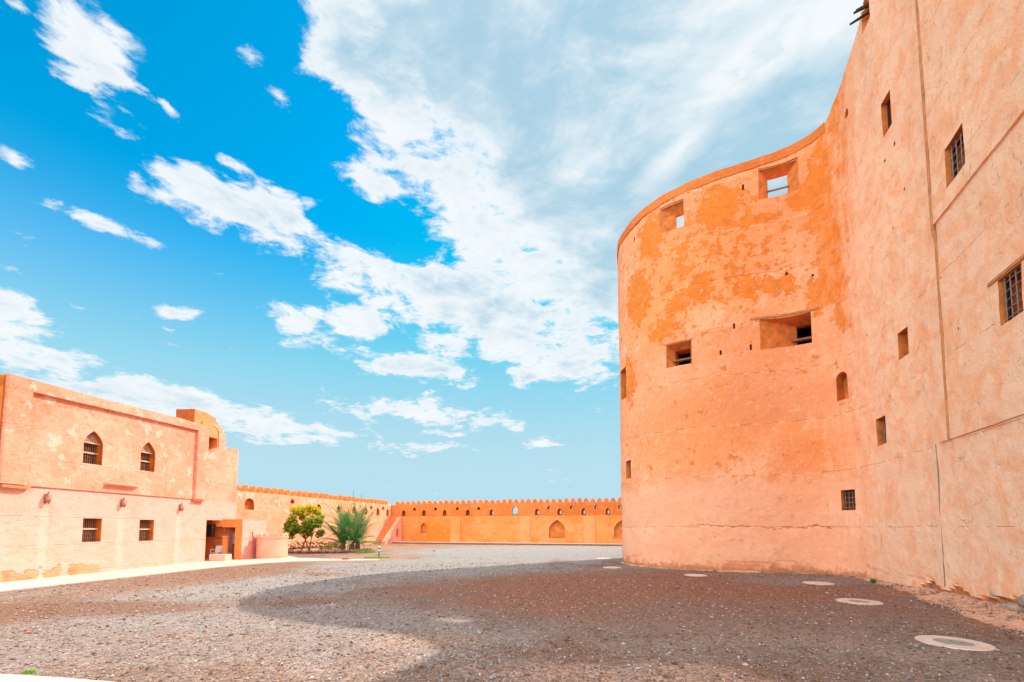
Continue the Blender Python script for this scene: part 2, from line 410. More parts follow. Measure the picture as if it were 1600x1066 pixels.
fort_tone = [(P_(10.5, 16.2), (5.5, 4.0, 4.2), .75, (.84, .30, .085)), (P_(13.5, 14), (2.5, 3.0, 4.0), .6, (.83, .29, .08)), (P_(9.5, 7.2), (5.6, 3.2, 2.6), .75, (.80, .26, .085)), (P_(6.7, 4.4), (1.8, 1.8, 2.9), .85, (.78, .215, .05)),
    (P_(12.5, 6.5), (3.5, 3.5, 2.9), .6, (.81, .27, .09)), (P_(5.0, 18.0), (2.0, 2.0, 5.0), .9, (.80, .21, .022)),
    (P_(6.2, 1.2), (2.4, 2.0, 1.5), .7, (.74, .22, .07)), (P_(10.5, .2), (5.5, 2.5, .6), .7, (.66, .22, .085)), (P_(9.6, 15.4), (3.5, 3.0, 1.3), .5, (.83, .30, .10))]
def Ps2(t, x, y, z): return t.comb(t.math('MULTIPLY', x, 2.2), t.math('MULTIPLY', y, 2.2), t.math('MULTIPLY', z, .6))
def fort_extra(t, P, c, x, y, z, n2):
    lowz = t.smooth(t.math('ADD', z, t.math('MULTIPLY_ADD', n2, 2.0, -1.0)), 4.9, 3.6)
    c = t.mix(t.math('MULTIPLY', lowz, .45), c, (.88, .46, .29))
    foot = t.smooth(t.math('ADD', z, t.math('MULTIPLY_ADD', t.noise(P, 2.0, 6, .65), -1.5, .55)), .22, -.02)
    c = t.mix(t.math('MULTIPLY', foot, .75), c, (.58, .19, .075))  # brown dirt along the foot, also painting contact shade
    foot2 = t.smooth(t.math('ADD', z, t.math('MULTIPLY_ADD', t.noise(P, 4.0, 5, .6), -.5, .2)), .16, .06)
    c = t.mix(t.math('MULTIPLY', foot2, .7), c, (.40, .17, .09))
    # long crack in the foot of the tower
    zc = t.math('ABSOLUTE', t.math('SUBTRACT', z, t.math('MULTIPLY_ADD', t.noise(P, .55, 6, .7), 1.1, 1.55)))
    cr = t.math('MULTIPLY', t.smooth(zc, .035, .010), t.math('MULTIPLY', t.smooth(y, 18.6, 19.4), t.smooth(x, 8.2, 9.2)))
    c = t.mix(t.math('MULTIPLY', cr, .75), c, (.34, .11, .04))
    # paler wash on the flat wall, darker course under the coping of the tower
    flat = t.smooth(t.math('ADD', t.math('MULTIPLY', y, -1), t.math('ADD', t.math('MULTIPLY_ADD', n2, 5.0, -2.5), t.math('MULTIPLY_ADD', t.noise(Ps2(t, x, y, z), 1.1, 6, .65), 5.0, -2.5))), -19.3, -16.6)
    return t.mix(t.math('MULTIPLY', flat, .72), c, t.mix(t.smooth(n2, .42, .62), (.93, .62, .405), (.91, .47, .255)))
fort_tone = [(a_, b_, w_ * .85, c_) for a_, b_, w_, c_ in fort_tone]
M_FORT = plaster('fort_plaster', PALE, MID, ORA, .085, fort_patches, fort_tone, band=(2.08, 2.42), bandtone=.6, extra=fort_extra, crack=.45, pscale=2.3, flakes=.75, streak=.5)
M_COPING = plaster('coping_plaster', (.68, .20, .05), (.60, .155, .03), (.5, .12, .02), .3, crack=.2)
M_DARKWOOD = simple('dark_wood', (.05, .028, .015), .8)
M_WOOD = simple('weathered_wood', (.30, .15, .07), .85, .4, 9)
M_IRON = simple('iron_bars', (.26, .17, .13), .6, .3, 12, .4)
M_CLAY = simple('clay_pipe', (.50, .20, .075), .8, .3, 5, .2, .4)
M_REVSHADE = simple('orange_shade_reveal', (.58, .15, .022), .93, .35, 2.5, .1, .5)  # orange reveal plaster, darkened to carry the shade of recesses
M_SHADE = simple('deep_shade_orange', (.34, .085, .02), .93, .35, 2.5, .1, .5)  # darker copy with deep shade put into the colour
M_REVTOW = simple('tower_reveal', (.66, .20, .05), .93, .35, 2.5, .1, .5)
M_REVFLAT = simple('flat_wall_reveal', (.66, .26, .11), .93, .35, 2.5, .1, .5)
M_BLACK = simple('dark_opening_shade', (.012, .009, .008), .95, .2)

fort = thing('fortress', 'tall salmon plaster fortress whose round tower curves into a high flat wall', 'fortress', (12.9, 18, 0))

# wall sheet: one closed shell with real thickness
def cols():
    s = 0; o = []
    while s < CS[-1]:
        o.append(s); s += .08 if s < 13.6 else .16
    o += [CS[-1], 11.88, 11.90, 11.14, 11.16, Q0 + 4.9, Q0 + 5.3]
    o = sorted(set(round(v, 3) for v in o))
    r = [o[0]]
    for v in o[1:]:
        if v - r[-1] > .012: r.append(v)
    return r
SC = cols()
def rows(s):
    z = [-.3] + [i * .085 for i in range(0, 15)] + [1.35 + i * .32 for i in range(10)] + [4.553, 4.568] + [4.9 + i * .45 for i in range(13)] + [10.5, 10.872, 10.89, 11.2]
    top = rim(s) + .035 * nz(s, 3, 1, 1.3)
    z = sorted(z); rest = 26; base = z[-1]
    z += [base + (top - base) * (i / rest) for i in range(1, rest + 1)]
    return z
def disp(s, z):
    d = 0
    if s < 11.89 and z < 4.56: d += .05 * min(1, (11.89 - s) / .6)
    if s < 11.15 and z > 10.88: d -= .06
    x, y = fc(s)
    d += .028 * nz(x, y, z, .7) + .012 * nz(x, y, z, 2.3)
    if s < 13.5:                                     # coat fallen off along the foot
        e = .30 + .22 * nz(x, y, 0, 1.1) + .10 * nz(x, y, 5, 2.6) + (.35 if s < 9.9 else 0) * max(0, 1 - s / 10.2) * 3
        if z < e: d += .08
    if s > Q0 and z < .5 + .18 * nz(x, y, 2, .9) + .1 * nz(x, y, 4, 3) and nz(x, y, 9, .35) > -.1: d += .025
    if s > Q0 + 5 and z > rim(s) - .52 - .05 * nz(x, y, 1, 2): d += .02
    return d
mb = MB(); K_ = len(rows(0)); N_ = len(SC)
for s in SC:
    for z in rows(s): mb.v.append(fp(s, disp(s, z), z))
for s in SC:
    for z in rows(s):
        mb.v.append(fp(s, .55 if z > 16.6 and s > Q0 + 4 else 1.1, z))
idx = lambda i, k, w: w * N_ * K_ + i * K_ + k
for i in range(N_ - 1):
    for k in range(K_ - 1):
        mb.face(idx(i, k, 0), idx(i, k+1, 0), idx(i+1, k+1, 0), idx(i+1, k, 0))
        mb.face(idx(i, k, 1), idx(i+1, k, 1), idx(i+1, k+1, 1), idx(i, k+1, 1))
    mb.face(idx(i, 0, 0), idx(i+1, 0, 0), idx(i+1, 0, 1), idx(i, 0, 1))
    mb.face(idx(i, K_-1, 0), idx(i, K_-1, 1), idx(i+1, K_-1, 1), idx(i+1, K_-1, 0))
for i in (0, N_ - 1):
    for k in range(K_ - 1): mb.face(idx(i, k, 0), idx(i, k, 1), idx(i, k+1, 1), idx(i, k+1, 0))
M_MUD = simple('bare_mud', (.50, .20, .085), .95, .45, 4, .1, .9)
nf = 0
for i in range(N_ - 1):
    for k in range(K_ - 1):
        a_ = SC[i] < 13.4; zz_ = (mb.v[idx(i, k, 0)][2] + mb.v[idx(i, k+1, 0)][2]) / 2
        if a_ and zz_ < 1.5:
            x_, y_ = fc(SC[i])
            e_ = .30 + .22 * nz(x_, y_, 0, 1.1) + .10 * nz(x_, y_, 5, 2.6) + (.35 if SC[i] < 9.9 else 0) * max(0, 1 - SC[i] / 10.2) * 3
            if zz_ < e_: mb.mi[nf] = 1
        nf += 2
    nf += 2
wall = mb.build('wall', [M_FORT, M_MUD], fort)
cut = MB()
def cutter(so, zo, si=None, zi=None, D=.5, thru=True, T=1.4, arch=None):
    """opening: outer rectangle so x zo on the face, inner rectangle si x zi at depth D, then straight through"""
    si = si or so; zi = zi or zo
    def ring(sa, sb, za, zb, d):
        if arch:
            pr = (rarch if arch == 'r' else ogive)((sa + sb) / 2, za, sb - sa, zb - za)
        else: pr = [(sa, za), (sb, za), (sb, zb), (sa, zb)]
        return [fp(u, d, z) for u, z in pr]
    rg = [ring(*so, *zo, -.3), ring(*so, *zo, .0), ring(*si, *zi, D)]
    if thru: rg.append(ring(*si, *zi, T))
    cut.loft(rg)
q = Q0
cutter((q+11.58, q+12.81), (17.38, 18.82), (q+11.60, q+12.05), (17.38, 18.32), .40, T=.75)
cutter((q+6.52, q+8.19), (17.86, 19.46), (q+6.92, q+7.70), (17.86, 19.14), .40, T=.75)
cutter((q+11.38, q+12.62), (10.18, 11.36), (q+11.5, q+12.3), (10.2, 11.12), .48)
cutter((q+6.30, q+8.37), (10.45, 11.91), (q+6.33, q+6.80), (10.47, 11.62), .78)
cutter((q+15.55, q+16.5), (9.45, 11.2), D=.5)
cutter((q+15.2, q+15.74), (4.78, 5.78), D=.4)
cutter((q+.79, q+1.40), (16.02, 17.28), D=.3)
cutter((q+.62, q+1.27), (7.80, 8.72), D=.45, thru=False)
cutter((q+4.92, q+5.46), (7.53, 8.74), D=.45, thru=False, arch='r')
cutter((q+2.42, q+3.18), (5.15, 6.17), D=.4)
cutter((q+4.84, q+5.48), (2.79, 3.65), D=.4)
cutter((9.37, 10.30), (11.40, 12.52), D=.4)
cutter((7.82, 8.63), (6.76, 7.86), D=.4)
cutter((q+1.80, q+2.45), (21.2, 22.3), (q+1.9, q+2.3), (21.5, 22.0), .35, thru=False)
for s_, z0, z1 in [(8.85, 18.5, 18.8), (9.46, 11.62, 11.88), (10.08, 10.4, 10.63), (8.77, 10.48, 10.76), (14.5, 17.92, 18.2), (16.1, 12.8, 13.1)]:
    cutter((q+s_-.05, q+s_+.05), (z0, z1), D=.3, thru=False)
for s_, z0, r_ in [(.74, 15.15, .06), (1.41, 15.1, .05), (7.16, 13.88, .06), (.3, 13.2, .04), (1.1, 12.4, .035), (6.16, 13.5, .05), (-1.5, 9.2, .03), (-2.2, 7.4, .03), (3.5, 9.6, .03)]:
    cutter((q+s_-r_, q+s_+r_), (z0, z0+r_*2.4), D=.2, thru=False)
cutter((q+3.99, q+4.25), (19.36, 19.75), D=.4, thru=False, arch='o')
boolean(wall, cut, M_REVTOW)

# closing walls and roof of the fortress
xi, yi = fc(Q0 + 4)
mb = MB()
inner = [fp(s, .9, 0)[:2] for s in [v for v in SC[::4] if v > .5]]
mb.prism(inner + [(13, 33.2), (27, 33.2), (27, 1.2), (9.4, 1.2)], 16.2, 16.5)
mb.build('roof', M_COPING, fort)
mb = MB()
mb.prism([(8.9, 30.9), (12.5, 33.4), (27.6, 33.4), (27.6, .6), (8.0, .6), (8.0, 1.9), (9.0, 2.3), (9.4, 1.6), (26.6, 1.6), (26.6, 32.4), (12.9, 32.4), (9.7, 30.2)], -.3, 16.8)
mb.build('rear_wall', M_FORT, fort)
# slightly proud coping edge that runs along the tower rim
mb = MB()
ss = [s for s in SC if s > Q0 + 5.35]
rings = []
for s in ss:
    zt = rim(s) + .035 * nz(s, 3, 1, 1.3) + .012
    rings.append([fp(s, -.022, zt - .40 + .07 * nz(s, 1, 8, 1.1) + .04 * nz(s, 4, 8, 4)), fp(s, .3, zt - .30), fp(s, .60, zt - .10), fp(s, .60, zt + .05), fp(s, -.03, zt + .04 + .02 * nz(s, 0, 0, 5))])
mb.loft(rings); mb.build('coping', M_COPING, fort)

def bars(name, sa, sb, za, zb, d, nv, nh, r=.014, parent=None, mat=None, bow=0):
    g = MB()
    for i in range(nv):
        s_ = sa + (sb - sa) * (i + .5) / nv
        g.tube([fp(s_, d, za), fp(s_, d, zb)], r)
    for k in range(nh):
        z_ = za + (zb - za) * (k + .5) / nh
        g.tube([fp(sa, d + .02, z_), fp((sa + sb) / 2, d + .02 - bow, z_), fp(sb, d + .02, z_)], r * .9)
    return g.build(name, mat or M_IRON, parent)
def window_box(sa, sb, za, zb, d, label=None, slats=0):
    """timber lining at the back of an opening: four frame pieces"""
    g = MB(); w = .05
    def fb(s0, s1, z0, z1, d0, d1):
        g.loft([[fp(s0, d0, z0), fp(s1, d0, z0), fp(s1, d0, z1), fp(s0, d0, z1)], [fp(s0, d1, z0), fp(s1, d1, z0), fp(s1, d1, z1), fp(s0, d1, z1)]])
    fb(sa + .003, sa + w, za + .003, zb - .003, d, d + .07); fb(sb - w, sb - .003, za + .003, zb - .003, d, d + .07)
    fb(sa + w, sb - w, zb - w, zb - .004, d + .003, d + .067); fb(sa + w, sb - w, za + .004, za + w, d + .003, d + .067)
    o = g.build('window', M_DARKWOOD, fort)
    if label: o['label'] = label
    return o
def plank(s0, s1, z0, z1, d0, d1, name='crossbar', mat=None, parent=None):
    g = MB()
    g.loft([[fp(s0, d0, z0), fp(s1, d0, z0), fp(s1, d0, z1), fp(s0, d0, z1)], [fp(s0, d1, z0), fp(s1, d1, z0), fp(s1, d1, z1), fp(s0, d1, z1)]])
    return g.build(name, mat or M_WOOD, parent or fort)
# embrasure timbers
def polebar(s0, s1, z, d, r=.045):
    g = MB(); g.tube([fp(s0, d, z), fp((s0+s1)/2, d, z + .01), fp(s1, d, z)], r, 7); return g.build('crossbar', M_WOOD, fort)
polebar(q+6.78, q+7.84, 18.42, .36)
plank(q+11.45, q+12.5, 10.55, 10.62, .30, .5)
plank(q+6.30, q+7.02, 10.86, 10.95, .55, .8)
# lintels
def lintel(s0, s1, z0, z1, d=-.03):
    g = MB(); n = 8; rg = []
    for i in range(n + 1):
        s_ = s0 + (s1 - s0) * i / n
        rg.append([fp(s_, d, z0), fp(s_, .25, z0), fp(s_, .25, z1), fp(s_, d, z1)])
    g.loft(rg); return g.build('lintel', M_CLAY, fort)
lintel(q+6.55, q+8.17, 19.36, 19.44, .03); lintel(q+11.62, q+12.78, 18.72, 18.80, .03)
lintel(q+6.0, q+8.75, 11.93, 12.03, -.035); lintel(q+11.3, q+12.7, 11.38, 11.44, -.02); lintel(7.45, 8.95, 7.88, 7.96, -.03)
# barred windows
wn = window_box(9.37, 10.30, 11.40, 12.52, .11, 'barred window high in the flat wall above the sloping ledge'); bars('grille', 9.39, 10.28, 11.42, 12.50, .045, 4, 5, .016, wn, bow=.02)
wn = window_box(7.82, 8.63, 6.76, 7.86, .14, 'barred window at the far right between the two ledges'); bars('grille', 7.84, 8.61, 6.78, 7.84, .07, 4, 5, .015, wn, bow=.03)
wn = window_box(q+4.84, q+5.48, 2.79, 3.65, .2); bars('grille', q+4.86, q+5.46, 2.81, 3.63, .13, 4, 4, .014, wn)
wn = window_box(q+2.42, q+3.18, 5.15, 6.17, .27); bars('grille', q+2.44, q+3.16, 5.17, 6.15, .22, 4, 5, .016, wn)
window_box(q+.79, q+1.40, 16.02, 17.28, .16)
window_box(q+15.2, q+15.74, 4.78, 5.78, .25)
# clay drain strip, beam stubs in the broken top, rubble where the coat is gone
g = MB()
pts = [fp(11.15 + .012 * math.sin(z * 2.1), -.035 + (.045 if z < 10.8 else -.02), z) for z in [4.58, 6, 7.5, 9, 10.4, 10.8, 10.95, 12, 14, 16, 18, 20, 21.5, 22.8]]
g.tube(pts, .052, 8); g.build('drain_pipe', M_CLAY, fort)
g = MB(); g.tube([fp(11.90 + .012 * math.sin(z * 3), -.004, z) for z in [.35 + i * .21 for i in range(21)]], .016, 5); g.build('joint', M_IRON, fort)
for ds, z, ln, tw in [(0, 21.98, .34, .04), (.16, 21.86, .42, -.10), (.1, 22.12, .22, .08)]:
    g = MB(); a = Vector(fp(q + 2.05 + ds, .25, z)); b = Vector(fp(q + 2.25 + ds, -ln, z + tw))
    g.tube([a, a.lerp(b, .6), b], [.06, .055, .04], 6); o = g.build('roof_beam', M_DARKWOOD, fort)

# rubble stones in the broken foot of the wall
M_STONE = simple('rubble_stone', (.42, .29, .21), .9, .4, 5, .2, .6)
def rock(c, r, seed, sq=(1, 1, .75)):
    rs = random.Random(seed); bm = bmesh.new(); bmesh.ops.create_icosphere(bm, subdivisions=2, radius=1)
    ax = [rs.uniform(.75, 1.2) for _ in range(3)]; ph = rs.uniform(0, 50)
    vs = []
    for v in bm.verts:
        n = 1 + .28 * mn.noise(v.co * 1.4 + Vector((ph, 0, 0))) + .1 * mn.noise(v.co * 4 + Vector((0, ph, 0)))
        vs.append((c[0] + v.co.x * r * n * ax[0] * sq[0], c[1] + v.co.y * r * n * ax[1] * sq[1], c[2] + v.co.z * r * n * ax[2] * sq[2]))
    fs = [tuple(v.index for v in f.verts) for f in bm.faces]; bm.free()
    return vs, fs
def add_rock(mb_, c, r, seed, sq=(1, 1, .75)):
    vs, fs = rock(c, r, seed, sq); b = len(mb_.v); mb_.v += vs
    for f in fs: mb_.face(*[b + i for i in f])
g = MB()
for i in range(26):
    s_ = 6.5 + 3.3 * (i * .618 % 1); z_ = .15 + .9 * (i * .379 % 1) * (1 if s_ < 8.8 else .35)
    add_rock(g, fp(s_, .10, z_), .10 + .07 * (i * .77 % 1), i, (1, 1, .8))
o = g.build('rubble_core', M_STONE, fort, True); o['label'] = 'bare rubble showing where the coat fell off the foot of the wall'; o['kind'] = 'stuff'

# ------------------------------------------------------------------ ground
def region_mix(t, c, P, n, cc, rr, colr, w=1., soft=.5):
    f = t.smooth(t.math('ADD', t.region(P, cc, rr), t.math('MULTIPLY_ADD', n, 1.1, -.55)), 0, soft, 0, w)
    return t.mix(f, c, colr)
m, t, b = newmat('gravel_ground', .95, .1); M_GROUND = m
P = t.pos(); n = t.noise(P, .55, 6, .62, .3); nb = t.noise(P, .18, 4, .6)
c = t.mix(t.smooth(n, .35, .65), (.20, .125, .092), (.27, .19, .148))
c = t.mix(t.smooth(nb, .45, .65, 0, .8), c, (0.223, 0.104, 0.061))
for cc, rr, cl, w in [((4, 38, 0), (20, 16, 9), (.265, .245, .225), 1), ((-4, 24, 0), (9, 8, 9), (.27, .245, .22), .9), ((-9, 16, 0), (5.5, 4.5, 9), (.27, .24, .215), .9), ((-5, 9.3, 0), (8, 3.2, 9), (.27, .225, .20), .75), ((-7, 8, 0), (5, 1.6, 9), (0.245, 0.176, 0.143), .7),  # grey gravel, lightened in colour where the sun falls
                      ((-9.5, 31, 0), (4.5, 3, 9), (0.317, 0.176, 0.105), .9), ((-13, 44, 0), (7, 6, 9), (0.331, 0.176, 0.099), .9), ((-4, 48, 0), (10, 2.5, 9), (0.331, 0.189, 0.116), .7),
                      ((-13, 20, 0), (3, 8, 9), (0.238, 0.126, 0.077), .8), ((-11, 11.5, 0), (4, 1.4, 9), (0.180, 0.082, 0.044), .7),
                      ((4.5, 15, 0), (9.5, 7, 9), (.265, .105, .062), .95), ((10.8, 17.2, 0), (3.2, 1.6, 9), (0.238, 0.170, 0.149), .9),  # first zone: red brown painted where the tower's shadow lies
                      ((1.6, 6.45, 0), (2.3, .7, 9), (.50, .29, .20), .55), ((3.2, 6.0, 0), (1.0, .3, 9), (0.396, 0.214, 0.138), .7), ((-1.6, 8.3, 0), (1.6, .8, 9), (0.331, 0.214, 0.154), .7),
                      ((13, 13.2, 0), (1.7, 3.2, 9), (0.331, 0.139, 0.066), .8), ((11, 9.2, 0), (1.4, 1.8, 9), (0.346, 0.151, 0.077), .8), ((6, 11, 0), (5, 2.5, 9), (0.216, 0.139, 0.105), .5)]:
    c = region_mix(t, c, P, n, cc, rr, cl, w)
v = t.n.new('ShaderNodeTexVoronoi'); t.put(v.inputs['Vector'], P); v.inputs['Scale'].default_value = 26
vs = t.sep(v.outputs['Color'])
c2 = t.mix(t.ramp(vs[0], 0, 1), (.55, .52, .5), (1.5, 1.5, 1.5))
c = t.mix(.6, c, t.mix(1, c, c2, 'MULTIPLY'))
v2 = t.n.new('ShaderNodeTexVoronoi'); t.put(v2.inputs['Vector'], P); v2.inputs['Scale'].default_value = 11
c = t.mix(.32, c, t.mix(1, c, t.mix(t.ramp(t.sep(v2.outputs['Color'])[1], 0, 1), (.45, .45, .45), (1.5, 1.5, 1.5)), 'MULTIPLY'))
cl = t.noise(P, 2.6, 5, .7, .4)
c = t.mix(t.smooth(cl, .52, .72, 0, .2), c, (.16, .095, .065))
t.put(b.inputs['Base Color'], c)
h = t.math('ADD', t.math('MULTIPLY', v.outputs['Distance'], -1.2), t.math('MULTIPLY', v2.outputs['Distance'], -.8))
h = t.math('ADD', h, t.math('MULTIPLY', t.noise(P, 3, 4), .8))
bump(t, b, h, .9, .03)
g = MB(); g.poly([(-900, -300, 0), (900, -300, 0), (900, 1500, 0), (-900, 1500, 0)])
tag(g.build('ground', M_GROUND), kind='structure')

# bank of sand washed against the foot of the fortress
M_SAND = simple('orange_sand', (.60, .31, .19), .95, .3, 3, .1, .8)
g = MB(); ss = [s for s in SC if 1 < s < Q0 + 17][::1]; prof = [0, .12, .3, .5, .75, 1.0, 1.25]
base = 0
for s in ss:
    x, y = fc(s); near = max(0, min(1, (Q0 + 3.5 - s) / 5))
    wd = .26 + .55 * near + .22 * nz(x, y, 0, .9) + .1 * nz(x, y, 5, 3); hh = .08 + .15 * near + .06 * nz(x, y, 3, 1.2)
    hh = max(hh, .05)
    for j, f in enumerate(prof):
        zz = hh * (1 - f / 1.25) ** 1.6 - .012 * (j == len(prof) - 1) + (.02 * nz(x + f, y, 7, 4) + .03 * nz(x + f * 2, y, 9, 2)) * (1 - f / 1.25)
        p = fp(s, .12 - f * wd / 1.0 + (0 if j else .25), 0)
        g.v.append((p[0], p[1], zz if j < len(prof) - 1 else -.015))
n_ = len(prof)
for i in range(len(ss) - 1):
    for j in range(n_ - 1):
        g.face(i*n_+j, i*n_+j+1, (i+1)*n_+j+1, (i+1)*n_+j)
tag(g.build('sand_bank', M_SAND, smooth=True), kind='structure')

# pavement strip by the house and the platform edge the viewer stands near
M_CONC = simple('pale_concrete', (.66, .42, .32), .9, .12, 3, .15, .3)
M_KERB = simple('kerb_dark', (.25, .13, .08), .9, .3, 3)
g = MB()
g.prism([(-19.2, 8), (-17.4, 8), (-16.95, 12), (-16.5, 14.4), (-16.1, 17.2), (-15.15, 22.9), (-14.2, 25.4), (-13, 26.6), (-11, 27.2), (-8.2, 27.65), (-8.6, 28.3), (-12, 28.6), (-14.2, 29.4), (-15.5, 31), (-17.2, 33), (-21, 33.5), (-20.5, 27), (-19.2, 20)], -.05, .035)
tag(g.build('pavement', M_CONC), kind='structure')
g = MB(); g.prism([(-14, 7.1), (-7.26, 6.33), (-6.2, 6.17), (-5.3, 6.0), (-3.5, 5.4), (-3, 1), (-14, 1)], -.05, .05)
tag(g.build('platform_pavement', M_CONC), kind='structure')

# ------------------------------------------------------------------ house on the left
HP = (.82, .355, .235); HM = (.77, .255, .15)
def house_extra(t, P, c, x, y, z, n2):
    low = t.smooth(z, 3.75, 3.66)
    lc = t.mix(t.smooth(n2, .4, .7), (.82, .385, .31), (.80, .345, .26))
    c = t.mix(t.math('MULTIPLY', low, .85), c, lc)
    for yy in (17.8, 21.1, 24.5):                     # lime run marks under the lamps
        dd = t.math('ABSOLUTE', t.math('SUBTRACT', t.math('ADD', y, t.math('MULTIPLY_ADD', n2, .16, -.08)), yy))
        f = t.math('MULTIPLY', t.smooth(dd, .22, .10), t.smooth(z, 3.2, 2.9))
        c = t.mix(t.math('MULTIPLY', f, .28), c, (.88, .52, .43))
    # bare mud where the coat fell off the foot
    nn = t.noise(P, 1.7, 5, .6, .3)
    e = t.math('ADD', t.math('MULTIPLY_ADD', nn, .9, -.02), 0)
    gate = t.smooth(y, 20.3, 20.1)
    y = t.math('ADD', y, t.math('MULTIPLY_ADD', t.noise(P, 4.5, 4, .6), .7, -.35))
    gap = t.smooth(t.math('ABSOLUTE', t.math('SUBTRACT', y, 18.72)), .16, .20)
    gap2 = t.smooth(t.math('ABSOLUTE', t.math('SUBTRACT', y, 17.82)), .08, .12)
    f = t.math('MULTIPLY', t.smooth(t.math('SUBTRACT', e, z), 0, .02), t.math('MULTIPLY', gate, t.math('MULTIPLY', gap, gap2)))
    c = t.mix(f, c, t.mix(t.smooth(n2, .4, .65), (.74, .30, .17), (.66, .22, .10)))
    fe = t.math('MULTIPLY', t.smooth(t.math('ABSOLUTE', t.math('SUBTRACT', e, z)), .03, .012), t.math('MULTIPLY', gate, gap))
    c = t.mix(t.math('MULTIPLY', fe, .7), c, (.33, .13, .05))
    # repaired cracks: soft pinkish lines
    Pc = t.vmath('ADD', P, t.vmath('SCALE', t.vmath('SUBTRACT', t.noisec(P, .9, 2), (.5, .5, .5)), None, .6))
    ce = t.voro(Pc, .62, 'DISTANCE_TO_EDGE')
    rm = t.math('MULTIPLY', t.smooth(ce, .07, .03), t.math('MULTIPLY', t.smooth(z, 2.0, 1.4), t.smooth(t.noise(P, .5, 2), .45, .55)))
    c = t.mix(t.math('MULTIPLY', rm, .5), c, (.74, .38, .22))
    return c
M_HOUSE = plaster('house_plaster', HP, HM, (.77, .26, .11), .12, band=(.2, 1.15), bandtone=.15, extra=house_extra, crack=.35, streak=.2, pscale=1.9, flakes=.55, white=.33,
                  patches=[((-18.7, 18, 7.2), (3, 5, .6), .12)])
M_TURRET = plaster('turret_plaster', (.80, .30, .12), (.74, .22, .07), (.66, .16, .03), .12, crack=.2)
HF = Frame((-18.95, 16.1), (-17.9, 36))
house = thing('mud_plaster_house', 'two storey pink plaster house with recessed upper panel along the left side of the courtyard', 'house', (-21, 22, 0))
g = MB()
# main body and upper storey with its proud frame
g.ext([(0.0, -.2), (10.5, -.2), (10.5, 2.5), (12.35, 2.5), (12.35, -.2), (13.1, -.2), (13.1, 7.22), (11.4, 7.14), (10.55, 6.45), (10.1, 6.45), (10.1, 8.02), (8.0, 8.0), (3.5, 7.8), (.1, 7.74)], -6, 0, HF)
wl = g.build('wall', M_HOUSE, house)
up = MB()
up.ext([(0.0, 3.69), (9.3, 3.69), (9.3, 7.68), (.84, 7.36), (.84, 3.75), (.0, 3.75)][:0] or [(.02, 3.69), (10.08, 3.69), (10.08, 8.09), (8.0, 8.07), (3.5, 7.87), (.02, 7.80)], -.06, .06, HF)
upw = up.build('upper_wall', M_HOUSE, house)
fr = MB()
fr.ext([(.03, 7.34), (.84, 7.36), (9.3, 7.70), (10.06, 7.72), (10.06, 8.10), (8.0, 8.08), (3.5, 7.88), (.03, 7.81)], .03, .20, HF)
fr.build('frieze', M_HOUSE, house)
fr = MB(); fr.ext([(9.32, 3.70), (10.06, 3.70), (10.06, 7.715), (9.32, 7.698)], .03, .197, HF); fr.build('pilaster', M_HOUSE, house)
fr = MB(); fr.ext([(.03, 3.70), (.84, 3.70), (.84, 7.355), (.03, 7.335)], .03, .197, HF); fr.build('pilaster', M_HOUSE, house)
fr = MB(); fr.ext([(.1, 3.55), (.9, 3.55), (1.1, 3.685), (.1, 3.685)], -.02, .17, HF); fr.build('ledge', M_CLAY, house)
fr = MB(); fr.ext([(9.25, 3.60), (10.1, 3.60), (10.1, 3.688), (9.25, 3.688)], -.02, .17, HF); fr.build('ledge', M_CLAY, house)
fr = MB(); fr.loft([[HF(3.99, .04, 3.98), HF(5.68, .04, 4.0), HF(5.68, .04, 4.16), HF(3.99, .04, 4.16)], [HF(4.08, .24, 4.06), HF(5.58, .24, 4.06), HF(5.58, .24, 4.10), HF(4.08, .24, 4.10)]])
o = fr.build('drip_shelf', M_HOUSE, house)
fr = MB(); fr.ext([(-.03, -.2), (-.003, -.2), (-.003, 7.75), (-.03, 7.75)], -6, .05, HF); fr.build('end_wall_shade', M_REVSHADE, house)  # thin dark orange skin paints the shade on the near end
fr = MB(); fr.box(10.52, 12.345, -1.7, -1.6, 0, 2.49, HF); fr.build('alcove_wall', M_REVTOW, house)
fr = MB(); fr.box(12.25, 12.345, -1.6, -.02, 0, 2.49, HF); fr.build('alcove_wall', M_REVTOW, house)
# roof and turret
g = MB(); g.ext([(.2, 7.2), (13.0, 7.2)][:0] or [(.3, 7.0), (10.0, 7.0), (10.0, 7.15), (.3, 7.15)], -5.9, -.2, HF)
tur = MB(); tur.ext([(9.35, 7.6), (11.3, 7.6), (11.3, 8.62), (11.05, 8.64), (11.05, 8.84), (10.3, 8.99), (9.35, 8.98)], -1.25, -.12, HF)
tur.build('turret', M_TURRET, house)
tur = MB(); tur.ext([(9.33, 7.6), (9.348, 7.6), (9.348, 8.975), (9.33, 8.975)], -1.25, -.123, HF); tur.build('turret_end_shade', M_SHADE, house)  # dark skin painted on for the turret's shaded near face
tur = MB(); tur.ext([(11.3, 7.0), (11.75, 7.0), (11.75, 8.30), (11.3, 8.45)], -1.2, -.14, HF); tur.build('turret', M_TURRET, house)
tur = MB(); tur.ext([(9.9, 8.08), (10.5, 8.08), (10.5, 8.42), (10.2, 8.5), (9.9, 8.4)], -.5, -.05, HF); tur.build('turret', M_TURRET, house)
ar = MB(); ar.ext([(10.12, 6.0), (11.95, 6.0), (11.95, 8.02), (11.8, 8.06), (11.62, 8.32), (11.3, 8.54), (10.7, 8.56), (10.4, 8.3), (10.12, 8.04)], -.9, -.10, HF)
arw = ar.build('arched_wall', M_HOUSE, house)
c_ = MB(); c_.ext(rarch(10.95, 5.8, .84, 2.52), -.6, .2, HF); boolean(arw, c_, M_REVSHADE)
